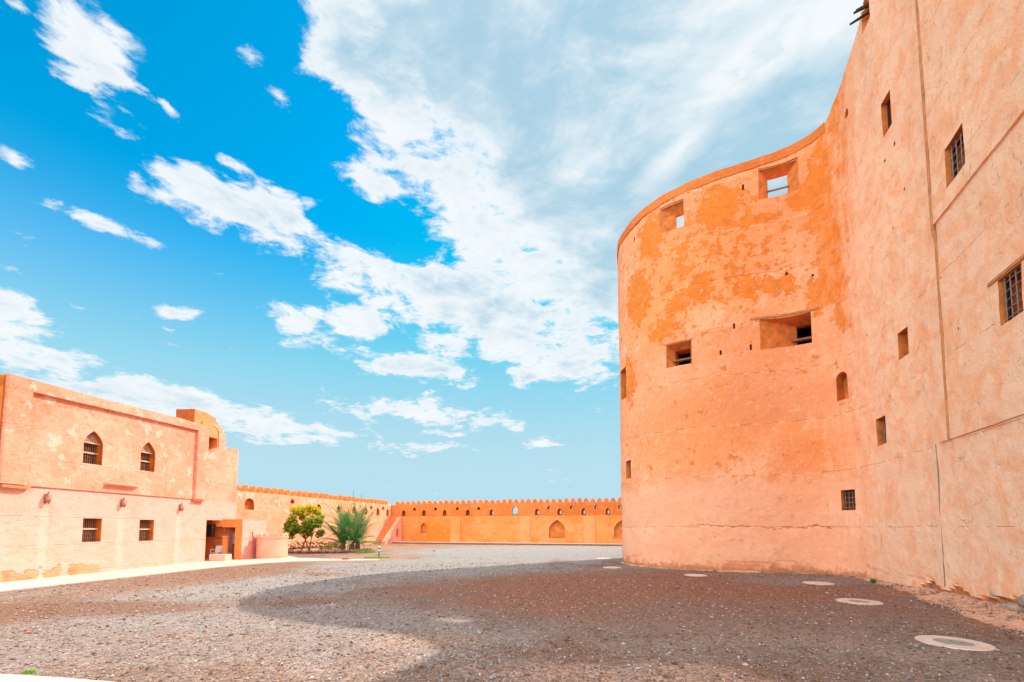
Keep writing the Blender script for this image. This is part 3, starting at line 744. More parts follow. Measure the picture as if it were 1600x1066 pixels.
# windows
WINS = [(3.43, 4.88, .86, 1.50, True), (6.22, 4.92, .84, 1.50, True), (3.66, 1.42, .84, 1.05, False), (6.43, 1.38, .84, 1.07, False)]
M_SHUT = simple('shutter_wood', (.16, .075, .04), .7, .6, 14, .3)
M_LIMEBAR = simple('plastered_bar', (.72, .40, .25), .9, .15)
cA = MB(); cB = MB()
for u, z0, w, h, top in WINS:
    pr = ogive(u, z0, w, h, .60) if top else [(u-w/2, z0), (u+w/2, z0), (u+w/2, z0+h), (u-w/2, z0+h)]
    cA.ext(pr, -.45, .35, HF)
    if top: cB.ext(pr, -.2, .35, HF)
boolean(wl, cA, M_REVSHADE); boolean(upw, cB, M_REVSHADE)
M_LATT = simple('carved_lattice', (.66, .36, .22), .85, .2)
for u, z0, w, h, top in WINS:
    hh = h * .62 if top else h
    g = MB()
    for a, b_ in ((u-w/2+.003, u-w/2+.05), (u+w/2-.05, u+w/2-.003)): g.box(a, b_, -.34, -.27, z0+.003, z0+hh, HF)
    g.box(u-w/2+.05, u+w/2-.05, -.335, -.275, z0+.003, z0+.05, HF)
    g.box(u-w/2+.05, u+w/2-.05, -.335, -.275, z0+hh-.05, z0+hh-.003, HF)
    win = g.build('window', M_SHUT, house)
    g = MB()
    for i in range(8):
        uu = u - w/2 + .09 + (w - .18) * i / 7
        nseg = 9; pts = []; rr = []
        for k in range(nseg + 1):
            pts.append(HF(uu, -.25, z0 + .04 + (hh - .08) * k / nseg)); rr.append(.018 + .010 * (k % 2))
        g.tube(pts, rr, 6)
    g.build('turned_bars', simple('turned_bar_wood', (.24, .11, .06), .7, .5, 20, .3), win)
    g = MB(); g.box(u-w/2+.01, u+w/2-.01, -.28, -.17, z0+hh*.52, z0+hh*.52+.06, HF); g.build('mid_rail', M_LIMEBAR, win)
    g = MB(); g.box(u-w/2+.06, u+w/2-.06, -.44, -.40, z0+.01, z0+hh-.01, HF); g.build('shutter', M_SHUT, win)
    if top:
        g = MB(); g.box(u-w/2+.004, u+w/2-.004, -.22, -.10, z0+hh+.005, z0+hh+.055, HF); g.build('transom', M_LIMEBAR, win)
        g = MB(); pr = ogive(u, z0, w, h, .60)
        zt = z0 + hh + .06
        # lattice of crossing fret strips clipped to the arch
        def inside(a, z):
            if z < zt or z > z0 + h: return False
            zs = z0 + h*.6; hx = h*.4
            if z < zs: lim = w/2
            else:
                a_ = min(1, (z - zs) / hx); lim = w/2*(1 - a_**1.9)
            return abs(a - u) < lim - .008
        st = .055
        for sgn in (1, -1):
            for k in range(-14, 15):
                seg = []
                for j in range(60):
                    zz = zt + j * .012; aa = u + k * st * 1.2 + sgn * (zz - zt)
                    if inside(aa, zz): seg.append((aa, zz))
                if len(seg) > 1:
                    a0, z0_ = seg[0]; a1, z1_ = seg[-1]
                    g.tube([HF(a0, -.15 + .004 * sgn, z0_), HF(a1, -.15 + .004 * sgn, z1_)], .010, 4)
        zz = zt
        while zz < z0 + h:
            row = [u - w/2 + i * .06 for i in range(16)]
            for a in row:
                if inside(a, zz): g.box(a - .014, a + .014, -.158, -.142, zz - .014, zz + .014, HF)
            zz += .06
        g.build('lattice', M_LATT, win)
        g = MB(); pr2 = [(a, max(z, zt)) for a, z in ogive(u, z0, w - .02, h - .01, .60)]
        g.ext(pr2, -.34, -.30, HF); g.build('lattice_backing', M_SHUT, win)
# thin crack-mark and hook above the shelf
g = MB(); g.tube([HF(4.84, .08, 4.45), HF(4.84, .14, 4.5), HF(4.86, .12, 4.62)], .012); g.build('hook', M_IRON, house)

# ------------------------------------------------------------------ wall lanterns (three, hung on the house)
M_COPPER = simple('copper_lantern', (.42, .13, .06), .45, .3, 20, .5, .2)
M_GLASSW = simple('lantern_glass', (.34, .26, .22), .25, .1, 10, .5, 0)
def lantern(u, z, label):
    q_ = .78
    p = HF(u, 0, z); L = thing('wall_lantern', label, 'lantern', p, 'lanterns on the house front')
    g = MB(); g.box(u-.06, u+.06, -.01, .03, z-.22, z+.16, HF); g.tube([HF(u, .02, z+.1), HF(u, .10, z+.2), HF(u, .14, z+.24)], .014); g.build('bracket', M_COPPER, L)
    c = HF(u, .14, z); a = MB(); a.lathe([(.008, .25), (.018, .20), (.025, .17), (.06, .10), (.085, .055), (.085, .04)], c, 8); a.build('cap', M_COPPER, L)
    a = MB(); a.lathe([(.078, .04), (.090, -.02), (.082, -.09)], c, 8); a.build('lamp_glass', M_GLASSW, L)
    a = MB(); a.lathe([(.085, -.09), (.08, -.13), (.05, -.19), (.018, -.24), (.008, -.27)], c, 8); a.build('base', M_COPPER, L)
lantern(1.69, 3.26, 'copper wall lantern nearest the dark corner of the house, between corner and first window')
lantern(4.98, 3.26, 'copper wall lantern under the drip shelf, between the two lower windows')
lantern(8.46, 3.19, 'copper wall lantern on the house farthest from the corner, beside the porch end')

# ------------------------------------------------------------------ porch beside the house
M_PORCH = plaster('porch_plaster', (.78, .28, .08), (.74, .22, .05), (.70, .18, .03), .25, crack=.2, streak=.15, white=0)
porch = thing('porch', 'small flat roofed orange plaster porch at the far end of the pink house', 'porch', (-17.8, 28.5, 0))
g = MB(); g.box(-18.25, -16.98, 27.8, 30.6, 2.06, 2.56); g.box(-18.9, -18.25, 27.83, 28.3, 2.1, 2.5); g.build('roof', M_PORCH, porch)
g = MB(); g.box(-17.42, -17.0, 27.82, 30.58, 0, 2.06); g.build('wall', M_PORCH, porch)
g = MB(); g.box(-16.998, -16.965, 27.84, 30.56, 0.03, 2.545); g.build('lit_side_face', M_HOUSE, porch)  # paler skin paints the sunlight on this side of the porch
g = MB(); g.box(-19.6, -18.62, 28.9, 29.1, 0, 2.3); g.build('back_wall', M_PORCH, porch)
g = MB(); g.box(-18.62, -17.42, 29.3, 29.4, 0, 2.06); g.build('doorway_shade', M_BLACK, porch)  # black panel stands in for the unlit inside
for a_, b_ in ((-18.62, -18.55), (-17.5, -17.42)):
    g = MB(); g.box(a_, b_, 28.95, 29.3, 0, 2.06); g.build('door_jamb', M_DARKWOOD, porch)
g = MB(); g.box(-18.5, -17.42, 28.2, 28.6, 0, .1); g.build('step', M_PORCH, porch)
M_PANEL = simple('pale_panel', (.52, .50, .38), .6, .25, 6)
sb_ = thing('notice_board', 'pale notice board standing in the dark porch doorway', 'notice board', (-18.2, 28.98, 0))
g = MB(); g.box(-18.42, -18.02, 28.94, 28.99, .95, 1.35); g.build('lower_panel', simple('cream_panel', (.55, .42, .28), .6, .2, 6), sb_)
g = MB(); g.box(-18.38, -18.06, 28.935, 28.985, 1.38, 1.72); g.build('upper_panel', simple('greenish_panel', (.42, .50, .42), .6, .2, 6), sb_)
g = MB(); g.tube([(-18.4, 29.02, 0.05), (-18.4, 29.02, 1.8)], .02); g.tube([(-18.04, 29.02, 0.0), (-18.04, 29.02, 1.8)], .02); g.build('stand', M_IRON, sb_)
mx = thing('meter_box', 'dark box fixed high in the alcove beside the porch beam', 'meter box', (-18.6, 27.75, 1.6))
g = MB(); g.box(-19.05, -18.62, 27.45, 27.75, 1.45, 2.25); g.build('box', M_DARKWOOD, mx)
g = MB(); g.box(-19.0, -18.67, 27.43, 27.45, 1.5, 2.2); g.build('door', M_BLACK, mx)
g = MB(); g.tube([(-18.6, 27.6, 1.42), (-18.2, 27.75, 1.36), (-17.8, 27.82, 1.45), (-17.55, 27.8, 1.6)], .018); g.build('cable', M_DARKWOOD, mx)
# white block, post and plastic chair in front of the alcove
M_WHITEP = simple('white_plastic', (.74, .62, .54), .5, .1, 5, .4, 0)
g = MB(); g.box(-18.25, -17.3, 26.75, 27.4, .03, .42)
tag(g.build('concrete_block', M_CONC), 'low white concrete block in front of the alcove at the end of the house', 'block')
g = MB(); g.box(-17.93, -17.72, 27.45, 27.65, .03, 1.45); g.box(-17.97, -17.68, 27.41, 27.69, 1.45, 1.52)
tag(g.build('plaster_post', M_PORCH), 'slim orange plaster post standing behind the white block', 'post')
ch = thing('plastic_chair', 'white plastic chair standing in shade behind the low white block', 'chair', (-18.5, 27.6, .03))
cx_, cy_ = -18.42, 27.62
g = MB(); g.box(cx_-.22, cx_+.22, cy_-.2, cy_+.22, .44, .48); g.build('seat', M_WHITEP, ch)
g = MB(); g.loft([[(cx_-.22, cy_+.2, .5), (cx_+.22, cy_+.2, .5), (cx_+.22, cy_+.23, .5), (cx_-.22, cy_+.23, .5)], [(cx_-.2, cy_+.28, .9), (cx_+.2, cy_+.28, .9), (cx_+.2, cy_+.31, .9), (cx_-.2, cy_+.31, .9)]]); g.build('backrest', M_WHITEP, ch)
for sx in (-1, 1):
    for sy in (-1, 1):
        g = MB(); g.tube([(cx_+sx*.23, cy_+sy*.22, .03), (cx_+sx*.19, cy_+sy*.18, .44)], .022); g.build('leg', M_WHITEP, ch)
for sx in (-1, 1):
    g = MB(); g.tube([(cx_+sx*.23, cy_-.18, .48), (cx_+sx*.24, cy_-.18, .66), (cx_+sx*.23, cy_+.25, .68)], .02); g.build('armrest', M_WHITEP, ch)
# pole leaning on the porch side
g = MB(); g.tube([(-16.35, 28.1, .03), (-16.95, 28.9, 1.75)], .025)
bro = tag(g.build('leaning_pole', simple('purple_pole', (.12, .05, .09), .6)), 'thin dark pole leaning against the porch side wall', 'pole')
# ------------------------------------------------------------------ round crenellated well
well = thing('round_well', 'round pink plaster well with small merlons beside the porch', 'well', (-15.95, 29.5, 0))
m, t, b = newmat('well_plaster', .9, .1); P = t.pos(); x, y, z = t.sep(P)
w_ = t.math('SINE', t.math('MULTIPLY', z, 42)); M_WELL = m
c = t.mix(t.smooth(t.noise(P, 2, 5), .35, .65), (.83, .40, .27), (.80, .34, .21))
c = t.mix(t.smooth(w_, .6, .95, 0, .1), c, (.6, .19, .09))
t.put(b.inputs['Base Color'], c); bump(t, b, w_, .25, .012)
g = MB(); R_ = .93
g.lathe([(R_-.18, .03), (R_, .03), (R_+.012, .2), (R_, .5), (R_, 1.33), (R_+.03, 1.35), (R_+.03, 1.45), (R_-.16, 1.45), (R_-.18, .5)], (-15.95, 29.5, 0), 32)
g.build('wall', M_WELL, well)
g = MB(); g.lathe([(.0, 1.28), (R_-.17, 1.28), (R_-.17, 1.3), (0, 1.3)], (-15.95, 29.5, 0), 24); g.build('lid', M_CONC, well)
for k in range(15):
    a = 2 * math.pi * (k + .3) / 15; c0 = Vector((-15.95 + (R_-.07)*math.cos(a), 29.5 + (R_-.07)*math.sin(a), 1.45))
    tv = Vector((-math.sin(a), math.cos(a), 0)); nv = Vector((math.cos(a), math.sin(a), 0)); g = MB()
    pr = [(-.11, -.02), (-.12, .08), (-.09, .17), (0, .24), (.09, .17), (.12, .08), (.11, -.02)]
    g.loft([[tuple(c0 + tv*p + nv*d + Vector((0, 0, h_))) for p, h_ in pr] for d in (-.07, .07)])
    g.build('merlon', M_WELL, well)

# ------------------------------------------------------------------ perimeter walls with merlons
M_BACKLOW = plaster('rampart_lower_plaster', (.84, .34, .12), (.80, .25, .055), (.76, .17, .012), .24, crack=.4, streak=.3, band=(.2, 1.1), bandtone=.4, white=.16, pscale=.6, flakes=.8,
                    tone=[((-10.5, 56.5, 0), (6, 3, 4), .8, (.80, .20, .012)), ((-2, 54.8, 2), (3, 2, 3), .6, (.84, .31, .085)), ((12, 51, 1), (7, 3, 3), .6, (.84, .31, .085))])
M_BACKUP = plaster('rampart_parapet_plaster', (.70, .205, .05), (.62, .15, .028), (.80, .30, .11), .14, crack=.3, streak=.6, white=.12, pscale=.7, flakes=.6)
def west_extra(t, P, c, x, y, z, n2):
    return t.mix(t.smooth(z, 3.46, 3.38, 0, .7), c, t.mix(t.smooth(n2, .4, .65), (.82, .33, .19), (.78, .26, .13)))
M_LEFTW = plaster('west_rampart_plaster', (.83, .38, .245), (.80, .29, .15), (.70, .18, .05), .2, crack=.3, streak=.6, flakes=.6, white=.35, pscale=.9, band=(1.0, 2.42), bandtone=.15, extra=west_extra)
M_PIL = plaster('pilaster_plaster', (.84, .34, .13), (.80, .28, .08), (.76, .2, .03), .24, crack=.2)
M_MERL = simple('merlon_plaster', (.66, .19, .05), .93, .3, 3, .1, .5)
BF = Frame((-16, 58.6), (26, 47.4))          # outward d > 0 is towards the courtyard
def merlon(F, u, z, mat, parent, hgt=.56, wd=.60, th=.34, d=-.30):
    g = MB(); h2 = wd / 2
    j = random.uniform(.84, 1.08); jj = random.uniform(-.05, .05); h2 *= random.uniform(.9, 1.05)
    pr = [(-h2, -.02), (-h2, .10), (-h2*.9, .26*j), (-h2*.55, .44*j), (jj, hgt*j), (h2*.55, .44*j), (h2*.9, .26*j), (h2, .10), (h2, -.02)]
    g.ext([(u + a, z + b_) for a, b_ in pr], d - th/2, d + th/2, F); return g.build('merlon', mat, parent)
rear = thing('crenellated_wall', 'long orange courtyard wall with arched niches and a row of merlons across the background', 'wall', (-1, 54, 0))
g = MB(); g.box(-2.5, 44, -1.9, 0, -.2, 3.40, BF); low = g.build('lower_wall', M_BACKLOW, rear)
c_ = MB()
c_.ext(ogive(22.13, .72, 1.95, 2.2, .48), -.45, .3, BF); c_.ext(ogive(29.75, .72, 1.95, 2.2, .48), -.45, .3, BF); c_.ext(ogive(4.70, 1.25, .92, 1.40, .5), -.4, .3, BF)
c_.ext(ogive(37.3, .72, 1.95, 2.2, .48), -.45, .3, BF)
boolean(low, c_, simple('niche_plaster', (.70, .23, .06), .93, .3, 2, .1, .5))
for u0, u1 in [(8.46, 9.77), (17.53, 18.81), (25.28, 26.62), (33, 34.3)]:
    g = MB(); g.box(u0, u1, -.1, .10, -.1, 3.36, BF); g.build('pilaster', M_PIL, rear)
g = MB(); g.box(-2.0, 44, -.52, -.07, 3.38, 4.98, BF); par = g.build('parapet', M_BACKUP, rear)
c_ = MB()
lows = [631, 664.5, 697.75, 732.5, 767.5, 839, 874.5, 911.75, 949.5]; ups = [647.5, 681.75, 715.75, 750, 857, 893.75, 930.5, 968.75]
lowu = [1.75, 4.66, 7.58, 10.75, 13.9, 19.7, 22.45, 25.3, 28.1, 31, 34]; upu = [3.32, 6.3, 9.3, 12.2, 21.15, 23.9, 26.75, 29.5, 32.5]
for u in lowu: c_.ext(ogive(u, 3.50, .50, .78, .55), -.38, .3, BF)
for u in upu: c_.ext(ogive(u, 4.20, .40, .42, .3), -.38, .3, BF)
c_.ext(ogive(16.9, 3.52, .72, 1.12, .6), -1, .3, BF)
boolean(par, c_, M_SHADE)
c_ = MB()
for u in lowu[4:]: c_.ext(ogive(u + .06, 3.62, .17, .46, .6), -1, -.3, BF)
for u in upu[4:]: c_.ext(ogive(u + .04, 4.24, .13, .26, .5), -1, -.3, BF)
boolean(par, c_, M_SHADE)
u = .75
while u < 42: merlon(BF, u, 4.97, M_MERL, rear); u += .777
g = MB(); g.box(1.6, 34, .0, 2.3, -.05, .15, BF); tag(g.build('path', M_CONC), kind='structure')
g = MB(); g.box(1.6, 34, 2.3, 2.42, -.05, .135, BF); tag(g.build('path_kerb', M_KERB), kind='structure')

LF = Frame((-22.5, 33.6), (-16, 58.6))
left = thing('crenellated_wall', 'sunlit pink courtyard wall with merlons running back from the house behind the palm', 'wall', (-19, 46, 0))
g = MB(); g.box(-9, 25.83, -1.8, 0, -.2, 3.42, LF); g.build('lower_wall', M_LEFTW, left)
g = MB(); g.box(-9, 25.75, -.50, -.06, 3.40, 4.98, LF); par = g.build('parapet', M_LEFTW, left)
c_ = MB(); c_.ext(rarch(3.05, 3.50, .95, .95), -.36, .3, LF)
for u in (11.57, 14.8, 17.6): c_.ext(ogive(u, 3.62, .72, .80, .5), -.36, .3, LF)
c_.ext(ogive(19.9, 3.55, .8, .95, .5), -.36, .3, LF); c_.ext(ogive(22.6, 3.5, .75, 1.0, .5), -.36, .3, LF); c_.ext(ogive(24.9, 3.5, .6, .95, .5), -.36, .3, LF)
for u in (7.9, 21.1, 23.8): c_.ext(ogive(u, 4.25, .55, .46, .3), -.36, .3, LF)
boolean(par, c_, M_REVSHADE)
u = -6
while u < 25.4: merlon(LF, u, 4.97, M_MERL, left, wd=.46, th=.42, d=-.28); u += .79
g = MB()
for i in range(60):
    u_ = 5 + 9.5 * (i * .618 % 1); add_rock(g, LF(u_, .12, .1 + .55 * (i * .37 % 1)), .17 + .1 * (i * .7 % 1), 100 + i, (1, 1, .8))
o = g.build('rubble_foot', simple('pink_rubble', (.58, .26, .14), .95, .4, 3, .1, .7), left, True); o['kind'] = 'stuff'

# staircase in the far corner
st_ = thing('staircase', 'steep plaster staircase with a small arched opening in the far left corner', 'staircase', LF(23, .8, 0))
STEP = plaster('stair_plaster', (.80, .27, .08), (.74, .21, .05), (.7, .17, .03), .25, crack=.2, white=0)
N = 12; u0, u1 = 22.0, 25.5
sides = MB()
for k in range(N):
    g = MB(); a = u0 + (u1 - u0) * k / N; z1 = 3.38 * (k + 1) / N
    g.box(a, a + (u1-u0)/N - .002 if k < N-1 else 25.75, .01, 1.15, -.1 if k == 0 else z1 - 3.38/N - .05, z1, LF); g.build('step', STEP, st_)
    g = MB(); g.box(a - .05, a + (u1-u0)/N - .01, .02, 1.14, z1 + .002, z1 + .035, LF); g.build('lit_tread', M_CONC, st_)  # pale slabs put the sunlight on the step tops into colour
g = MB(); g.ext([(u0 - .35, -.1), (25.75, -.1), (25.75, 3.36), (25.4, 3.36), (u0 - .35, .30)], 1.152, 1.62, LF); sw = g.build('side_wall', M_LEFTW, st_)
c_ = MB(); c_.ext(ogive(24.55, .75, .62, 1.25, .5), 1.25, 2, LF); boolean(sw, c_)
g = MB(); g.ext(ogive(24.55, .76, .6, 1.2, .5), 1.26, 1.29, LF); g.build('opening_shade', M_BLACK, st_)  # black panel in place of the shade inside the arch

# ------------------------------------------------------------------ plants
def leafmat(name, c, tr=.25):
    m, t, b = newmat(name, .55, .3); P = t.pos()
    cc = t.mix(t.ramp(t.noise(P, 5, 2), .3, .7), tuple(v*.75 for v in c), tuple(v*1.25 for v in c)); t.put(b.inputs['Base Color'], cc)
    tl = t.n.new('ShaderNodeBsdfTranslucent'); t.put(tl.inputs[0], cc); mx = t.n.new('ShaderNodeMixShader'); mx.inputs[0].default_value = tr
    o = [n for n in t.n if n.type == 'OUTPUT_MATERIAL'][0]
    t.l.new(b.outputs[0], mx.inputs[1]); t.l.new(tl.outputs[0], mx.inputs[2]); t.l.new(mx.outputs[0], o.inputs[0]); return m
LG = [leafmat('leaf_green', (.13, .22, .02)), leafmat('leaf_dark', (.055, .11, .018)), leafmat('leaf_lime', (.32, .36, .02)), leafmat('leaf_yellow', (.66, .50, .015))]
M_BARK = simple('bark', (.17, .095, .06), .9, .4, 12, .1, .6)
def leaves(mbx, c, rad, n, size, rs, pick, squash=1.):
    for _ in range(n):
        d = Vector((rs.gauss(0, 1), rs.gauss(0, 1), rs.gauss(0, 1))).normalized(); r = rad * (rs.random() ** .45)
        p = Vector(c) + Vector((d.x * r, d.y * r, d.z * r * squash))
        a = Vector((rs.gauss(0, 1), rs.gauss(0, 1), rs.gauss(0, .7))).normalized(); b2 = a.orthogonal().normalized()
        b2 = (b2 * math.cos(rs.random()*6.28) + a.cross(b2) * math.sin(rs.random()*6.28)); s_ = size * rs.uniform(.7, 1.3)
        mbx.cur = pick(p, rs)
        mbx.poly([p - a*s_*.5, p + b2*s_*.22, p + a*s_*.5, p - b2*s_*.22])
def tree(name, label, cat, base, clumps, trunks, seed, size=.13, dens=300, pick=None, mats=None):
    rs = random.Random(seed); T = thing(name, label, cat, base)
    bx, by, bz = base
    for tr in trunks:
        g = MB(); pts = [Vector((bx + p[0], by + p[1], bz + p[2])) for p in tr[0]]
        g.tube(pts, tr[1], 8)
        tip = pts[-1]
        for (cx, cy, cz, r) in rs.sample(clumps, min(5, len(clumps))):
            e = Vector((bx + cx, by + cy, bz + cz)); mid = tip.lerp(e, .5) + Vector((0, 0, .1))
            g.tube([pts[-2].lerp(tip, .6), mid, e], [tr[1][-1] * .8, tr[1][-1] * .5, .012], 5)
        g.build('trunk', M_BARK, T)
    g = MB()
    for cx, cy, cz, r in clumps:
        leaves(g, (bx + cx, by + cy, bz + cz), r, int(dens * r * r * 6), size, rs, pick or (lambda p, r_: r_.randrange(3)), .9)
    g.build('crown', mats or LG, T, fix=False); return T
def pick_y(p, rs):
    f = (p.z - 2.15) / 1.6 + rs.gauss(0, .3)
    if f > .75: return 3
    if f > .3: return 2 if rs.random() < .6 else 3
    return 0 if rs.random() < .45 else (1 if rs.random() < .4 else 2)
rs = random.Random(3); cl = []
for i in range(46):
    a = rs.random() * 6.28; e = rs.uniform(-.75, 1); r = 1.4 * rs.uniform(.5, 1)
    cl.append((math.cos(a) * r * math.sqrt(1 - e*e*.8) * 1.12 - .05, math.sin(a) * r * math.sqrt(1 - e*e*.8), 2.55 + e * 1.08, rs.uniform(.24, .42)))
cl += [(-1.45, 0, 1.55, .40), (-1.65, .1, 1.9, .35), (-1.2, -.2, 1.35, .33), (-1.55, -.1, 2.25, .3), (1.2, 0, 1.6, .35), (.9, .3, 1.45, .35), (.2, 0, 1.5, .3)]
tree('broadleaf_tree', 'round leafy tree with yellow top and three thin trunks beside the well', 'tree', (-16.9, 36.4, 0), cl,
     [([(-.45, 0, 0), (-.2, 0, .7), (.15, 0, 1.5)], [.075, .06, .045]), ([(.25, .1, 0), (.05, .1, .5), (-.25, .1, 1.4)], [.06, .05, .035]), ([(.3, -.1, 0), (.38, -.1, .8), (.5, 0, 1.5)], [.055, .045, .03])], 5, .19, 330, pick_y)
# palm
M_FR = [leafmat('frond_green', (.06, .26, .045)), leafmat('frond_pale', (.18, .32, .09)), leafmat('frond_grey', (.30, .29, .14))]
palm = thing('date_palm', 'bushy green date palm spreading fronds from the ground right of the leafy tree', 'palm', (-13.4, 36.6, 0))
rs = random.Random(11)
g = MB()
for (ox, oy, h_, r0) in [(-.55, 0, .75, .2), (.15, -.1, .95, .28), (.6, .15, .7, .2)]:
    pts = []; rr = []
    for k in range(9): pts.append((-13.4 + ox, 36.6 + oy, h_ * k / 8)); rr.append(r0 * (1.05 - .2 * k / 8) + (.03 if k % 2 else 0))
    g.tube(pts, rr, 9)
g.build('trunk', M_BARK, palm)
for fi in range(96):
    ox, oy, h_ = [(-.55, 0, .75), (.15, -.1, .95), (.6, .15, .7)][fi % 3]
    o0 = Vector((-13.4 + ox, 36.6 + oy, h_ * rs.uniform(.75, 1))); az = rs.random() * 6.28; el = R(rs.choice([rs.uniform(48, 86), rs.uniform(12, 62)]))
    L = rs.uniform(2.5, 3.7) * (1.22 if el > 1.05 else 1) * (1 if el > .8 else .8); d = Vector((math.cos(az)*math.cos(el), math.sin(az)*math.cos(el), math.sin(el)))
    droop = rs.uniform(.5, 1.1) * (1.5 if el < .8 else .9)
    pts = []; n = 12; p = o0.copy(); dd = d.copy()
    for k in range(n + 1):
        pts.append(p.copy()); dd = (dd + Vector((0, 0, -droop * .16 * (k / n) * 1.6))).normalized(); p = p + dd * L / n
    g = MB(); g.cur = rs.choice([0, 0, 0, 1, 1, 2]) if el > .6 else rs.choice([0, 1, 2, 2])
    g.tube(pts, [.022 * (1 - .8 * k / n) + .004 for k in range(n + 1)], 4)
    for k in range(3, n * 3 + 1):
        f = k / (n * 3); i = min(int(f * n), n - 1); q_ = pts[i].lerp(pts[i+1], f * n - i); tan = (pts[i+1] - pts[i]).normalized()
        side = tan.cross(Vector((0, 0, 1)));
        if side.length < .1: side = Vector((math.sin(az), -math.cos(az), 0))
        side.normalize(); up_ = side.cross(tan)
        ll = .46 * math.sin(min(1, f * 1.15 + .12) * math.pi) ** .5 + .06
        for sg in (-1, 1):
            e = q_ + (side * sg * .75 + tan * .62 + up_ * .32).normalized() * ll + Vector((0, 0, -.06))
            w2 = tan * .030
            g.poly([q_ - w2, q_.lerp(e, .5) - w2 * 1.1, e, q_.lerp(e, .5) + w2 * 1.1])
    g.build('frond', M_FR, palm, fix=False)
# small shrubs behind
for i, (x_, y_, r_, lb) in enumerate([(-15.9, 38.4, .42, 'small dark shrub growing between the leafy tree and the palm'), (-15.2, 38.9, .55, 'small rounded shrub just left of the palm foot'), (-14.6, 36.0, .22, 'tiny green seedling in front of the palm trunk'), (-16.3, 37.9, .28, 'tiny shrub right behind the leafy tree trunks')]):
    tree('shrub', lb, 'shrub', (x_, y_, 0), [(0, 0, r_ * .9, r_), (r_ * .5, 0, r_ * .7, r_ * .7), (-r_*.5, .1, r_ * .6, r_ * .6)], [([(0, 0, 0), (0, 0, r_*.5), (0, 0, r_)], [.02, .02, .01])], 40 + i, .12, 150)
# plant on the well
tree('potted_plant', 'small green plant growing over the rim of the round well', 'plant', (-15.3, 30.0, 1.3), [(0, 0, .35, .16), (.14, 0, .3, .12), (-.2, 0, .4, .13)], [([(0, 0, 0), (0, 0, .2), (0, 0, .35)], [.012, .01, .008])], 60, .09, 400)
# tree beyond the opening
tree('distant_tree', 'green tree beyond the courtyard wall seen through its bright opening', 'tree', (.9, 76, 0), [(0, 0, 3.6, 1.0), (.5, 0, 4.2, .6), (-.3, 0, 2.8, .9), (.4, 0, 4.7, .35)], [([(0, 0, 0), (0, 0, 1.5), (0, 0, 3)], [.15, .12, .08])], 61, .25, 120, mats=M_FR, pick=lambda p, r: r.randrange(3))
# planter border
g = MB()
bp = [(-19.2, 36.1), (-17.8, 35.2), (-16.4, 35.0), (-15.0, 35.2), (-13.9, 35.4), (-12.6, 36.2), (-11.8, 37.6)]
pth = catmull(bp, 6)
i = 0; acc = 0
for a, b2 in zip(pth, pth[1:]):
    L = math.dist(a, b2); k = max(1, int(L / .22))
    for j in range(k):
        f = j / k; x_ = a[0] + (b2[0]-a[0])*f; y_ = a[1] + (b2[1]-a[1])*f
        add_rock(g, (x_, y_, .10 + .03 * (i % 3)), .17, 300 + i, (1, .8, .9)); i += 1
tag(g.build('planter_border', simple('brown_border', (.34, .15, .10), .95, .45, 3, .1, .6), smooth=True), 'low border of brown stones around the bed of the tree and palm', 'border')
g = MB(); g.prism([(-19.2, 36.2), (-17.8, 35.3), (-16.4, 35.1), (-15, 35.3), (-13.9, 35.5), (-12.6, 36.3), (-11.9, 37.6), (-13, 40), (-18.8, 40)], -.05, .09)
tag(g.build('planting_bed', simple('bed_soil', (.42, .22, .13), .95, .3, 2, .1, .8)), kind='structure')
# weeds and grass
def grass(name, label, cx, cy, rx, ry, n, h, mats, seed):
    rs = random.Random(seed); g = MB()
    for _ in range(n):
        a = rs.random()*6.28; r = rs.random()**.6; x_ = cx + math.cos(a)*rx*r; y_ = cy + math.sin(a)*ry*r; hh = h*rs.uniform(.4, 1.1); b_ = rs.random()*6.28
        g.cur = rs.randrange(len(mats)); dxx, dyy = math.cos(b_)*.012, math.sin(b_)*.012; lx, ly = rs.gauss(0, .4)*hh, rs.gauss(0, .4)*hh
        g.poly([(x_-dxx, y_-dyy, 0), (x_+dxx, y_+dyy, 0), (x_+lx, y_+ly, hh)])
    o = g.build(name, mats, fix=False); return tag(o, label, 'grass', kind='stuff')
GR = [leafmat('grass_bright', (.22, .42, .02)), leafmat('grass_green', (.13, .28, .03))]
grass('grass', 'bright green grass tuft around the foot of the banded post', -9.1, 29.9, .9, .4, 1300, .08, GR, 1)
grass('grass', 'yellow green weeds at the right foot of the palm', -11.9, 35.6, .9, .7, 520, .34, [leafmat('weed_yellow', (.30, .33, .05)), GR[1]], 2)
grass('grass', 'small green weed by the pale pavement edge at bottom left', -6.95, 6.50, .10, .04, 160, .04, GR, 3)
grass('grass', 'tiny dark weed at the foot of the flat fortress wall', 13.55, 16.7, .07, .07, 90, .2, [LG[1], LG[0]], 4)
# banded post
po = thing('marker_post', 'short brown and white banded post standing in the green grass', 'post', (-9.15, 30.5, 0))
g = MB(); g.tube([(-9.15, 30.5, 0), (-9.13, 30.5, .5), (-9.1, 30.5, 1.2)], [.06, .055, .05], 8); g.build('pole', simple('post_brown', (.28, .12, .07), .8, .4, 8), po)
for z0 in (.42, .66): 
    g = MB(); g.tube([(-9.13, 30.5, z0), (-9.125, 30.5, z0 + .14)], .068, 8); g.build('white_band', M_WHITEP, po)
g = MB(); g.tube([(-9.13, 30.5, .58), (-9.12, 30.5, .64)], .066, 8); g.build('dark_band', M_BLACK, po)

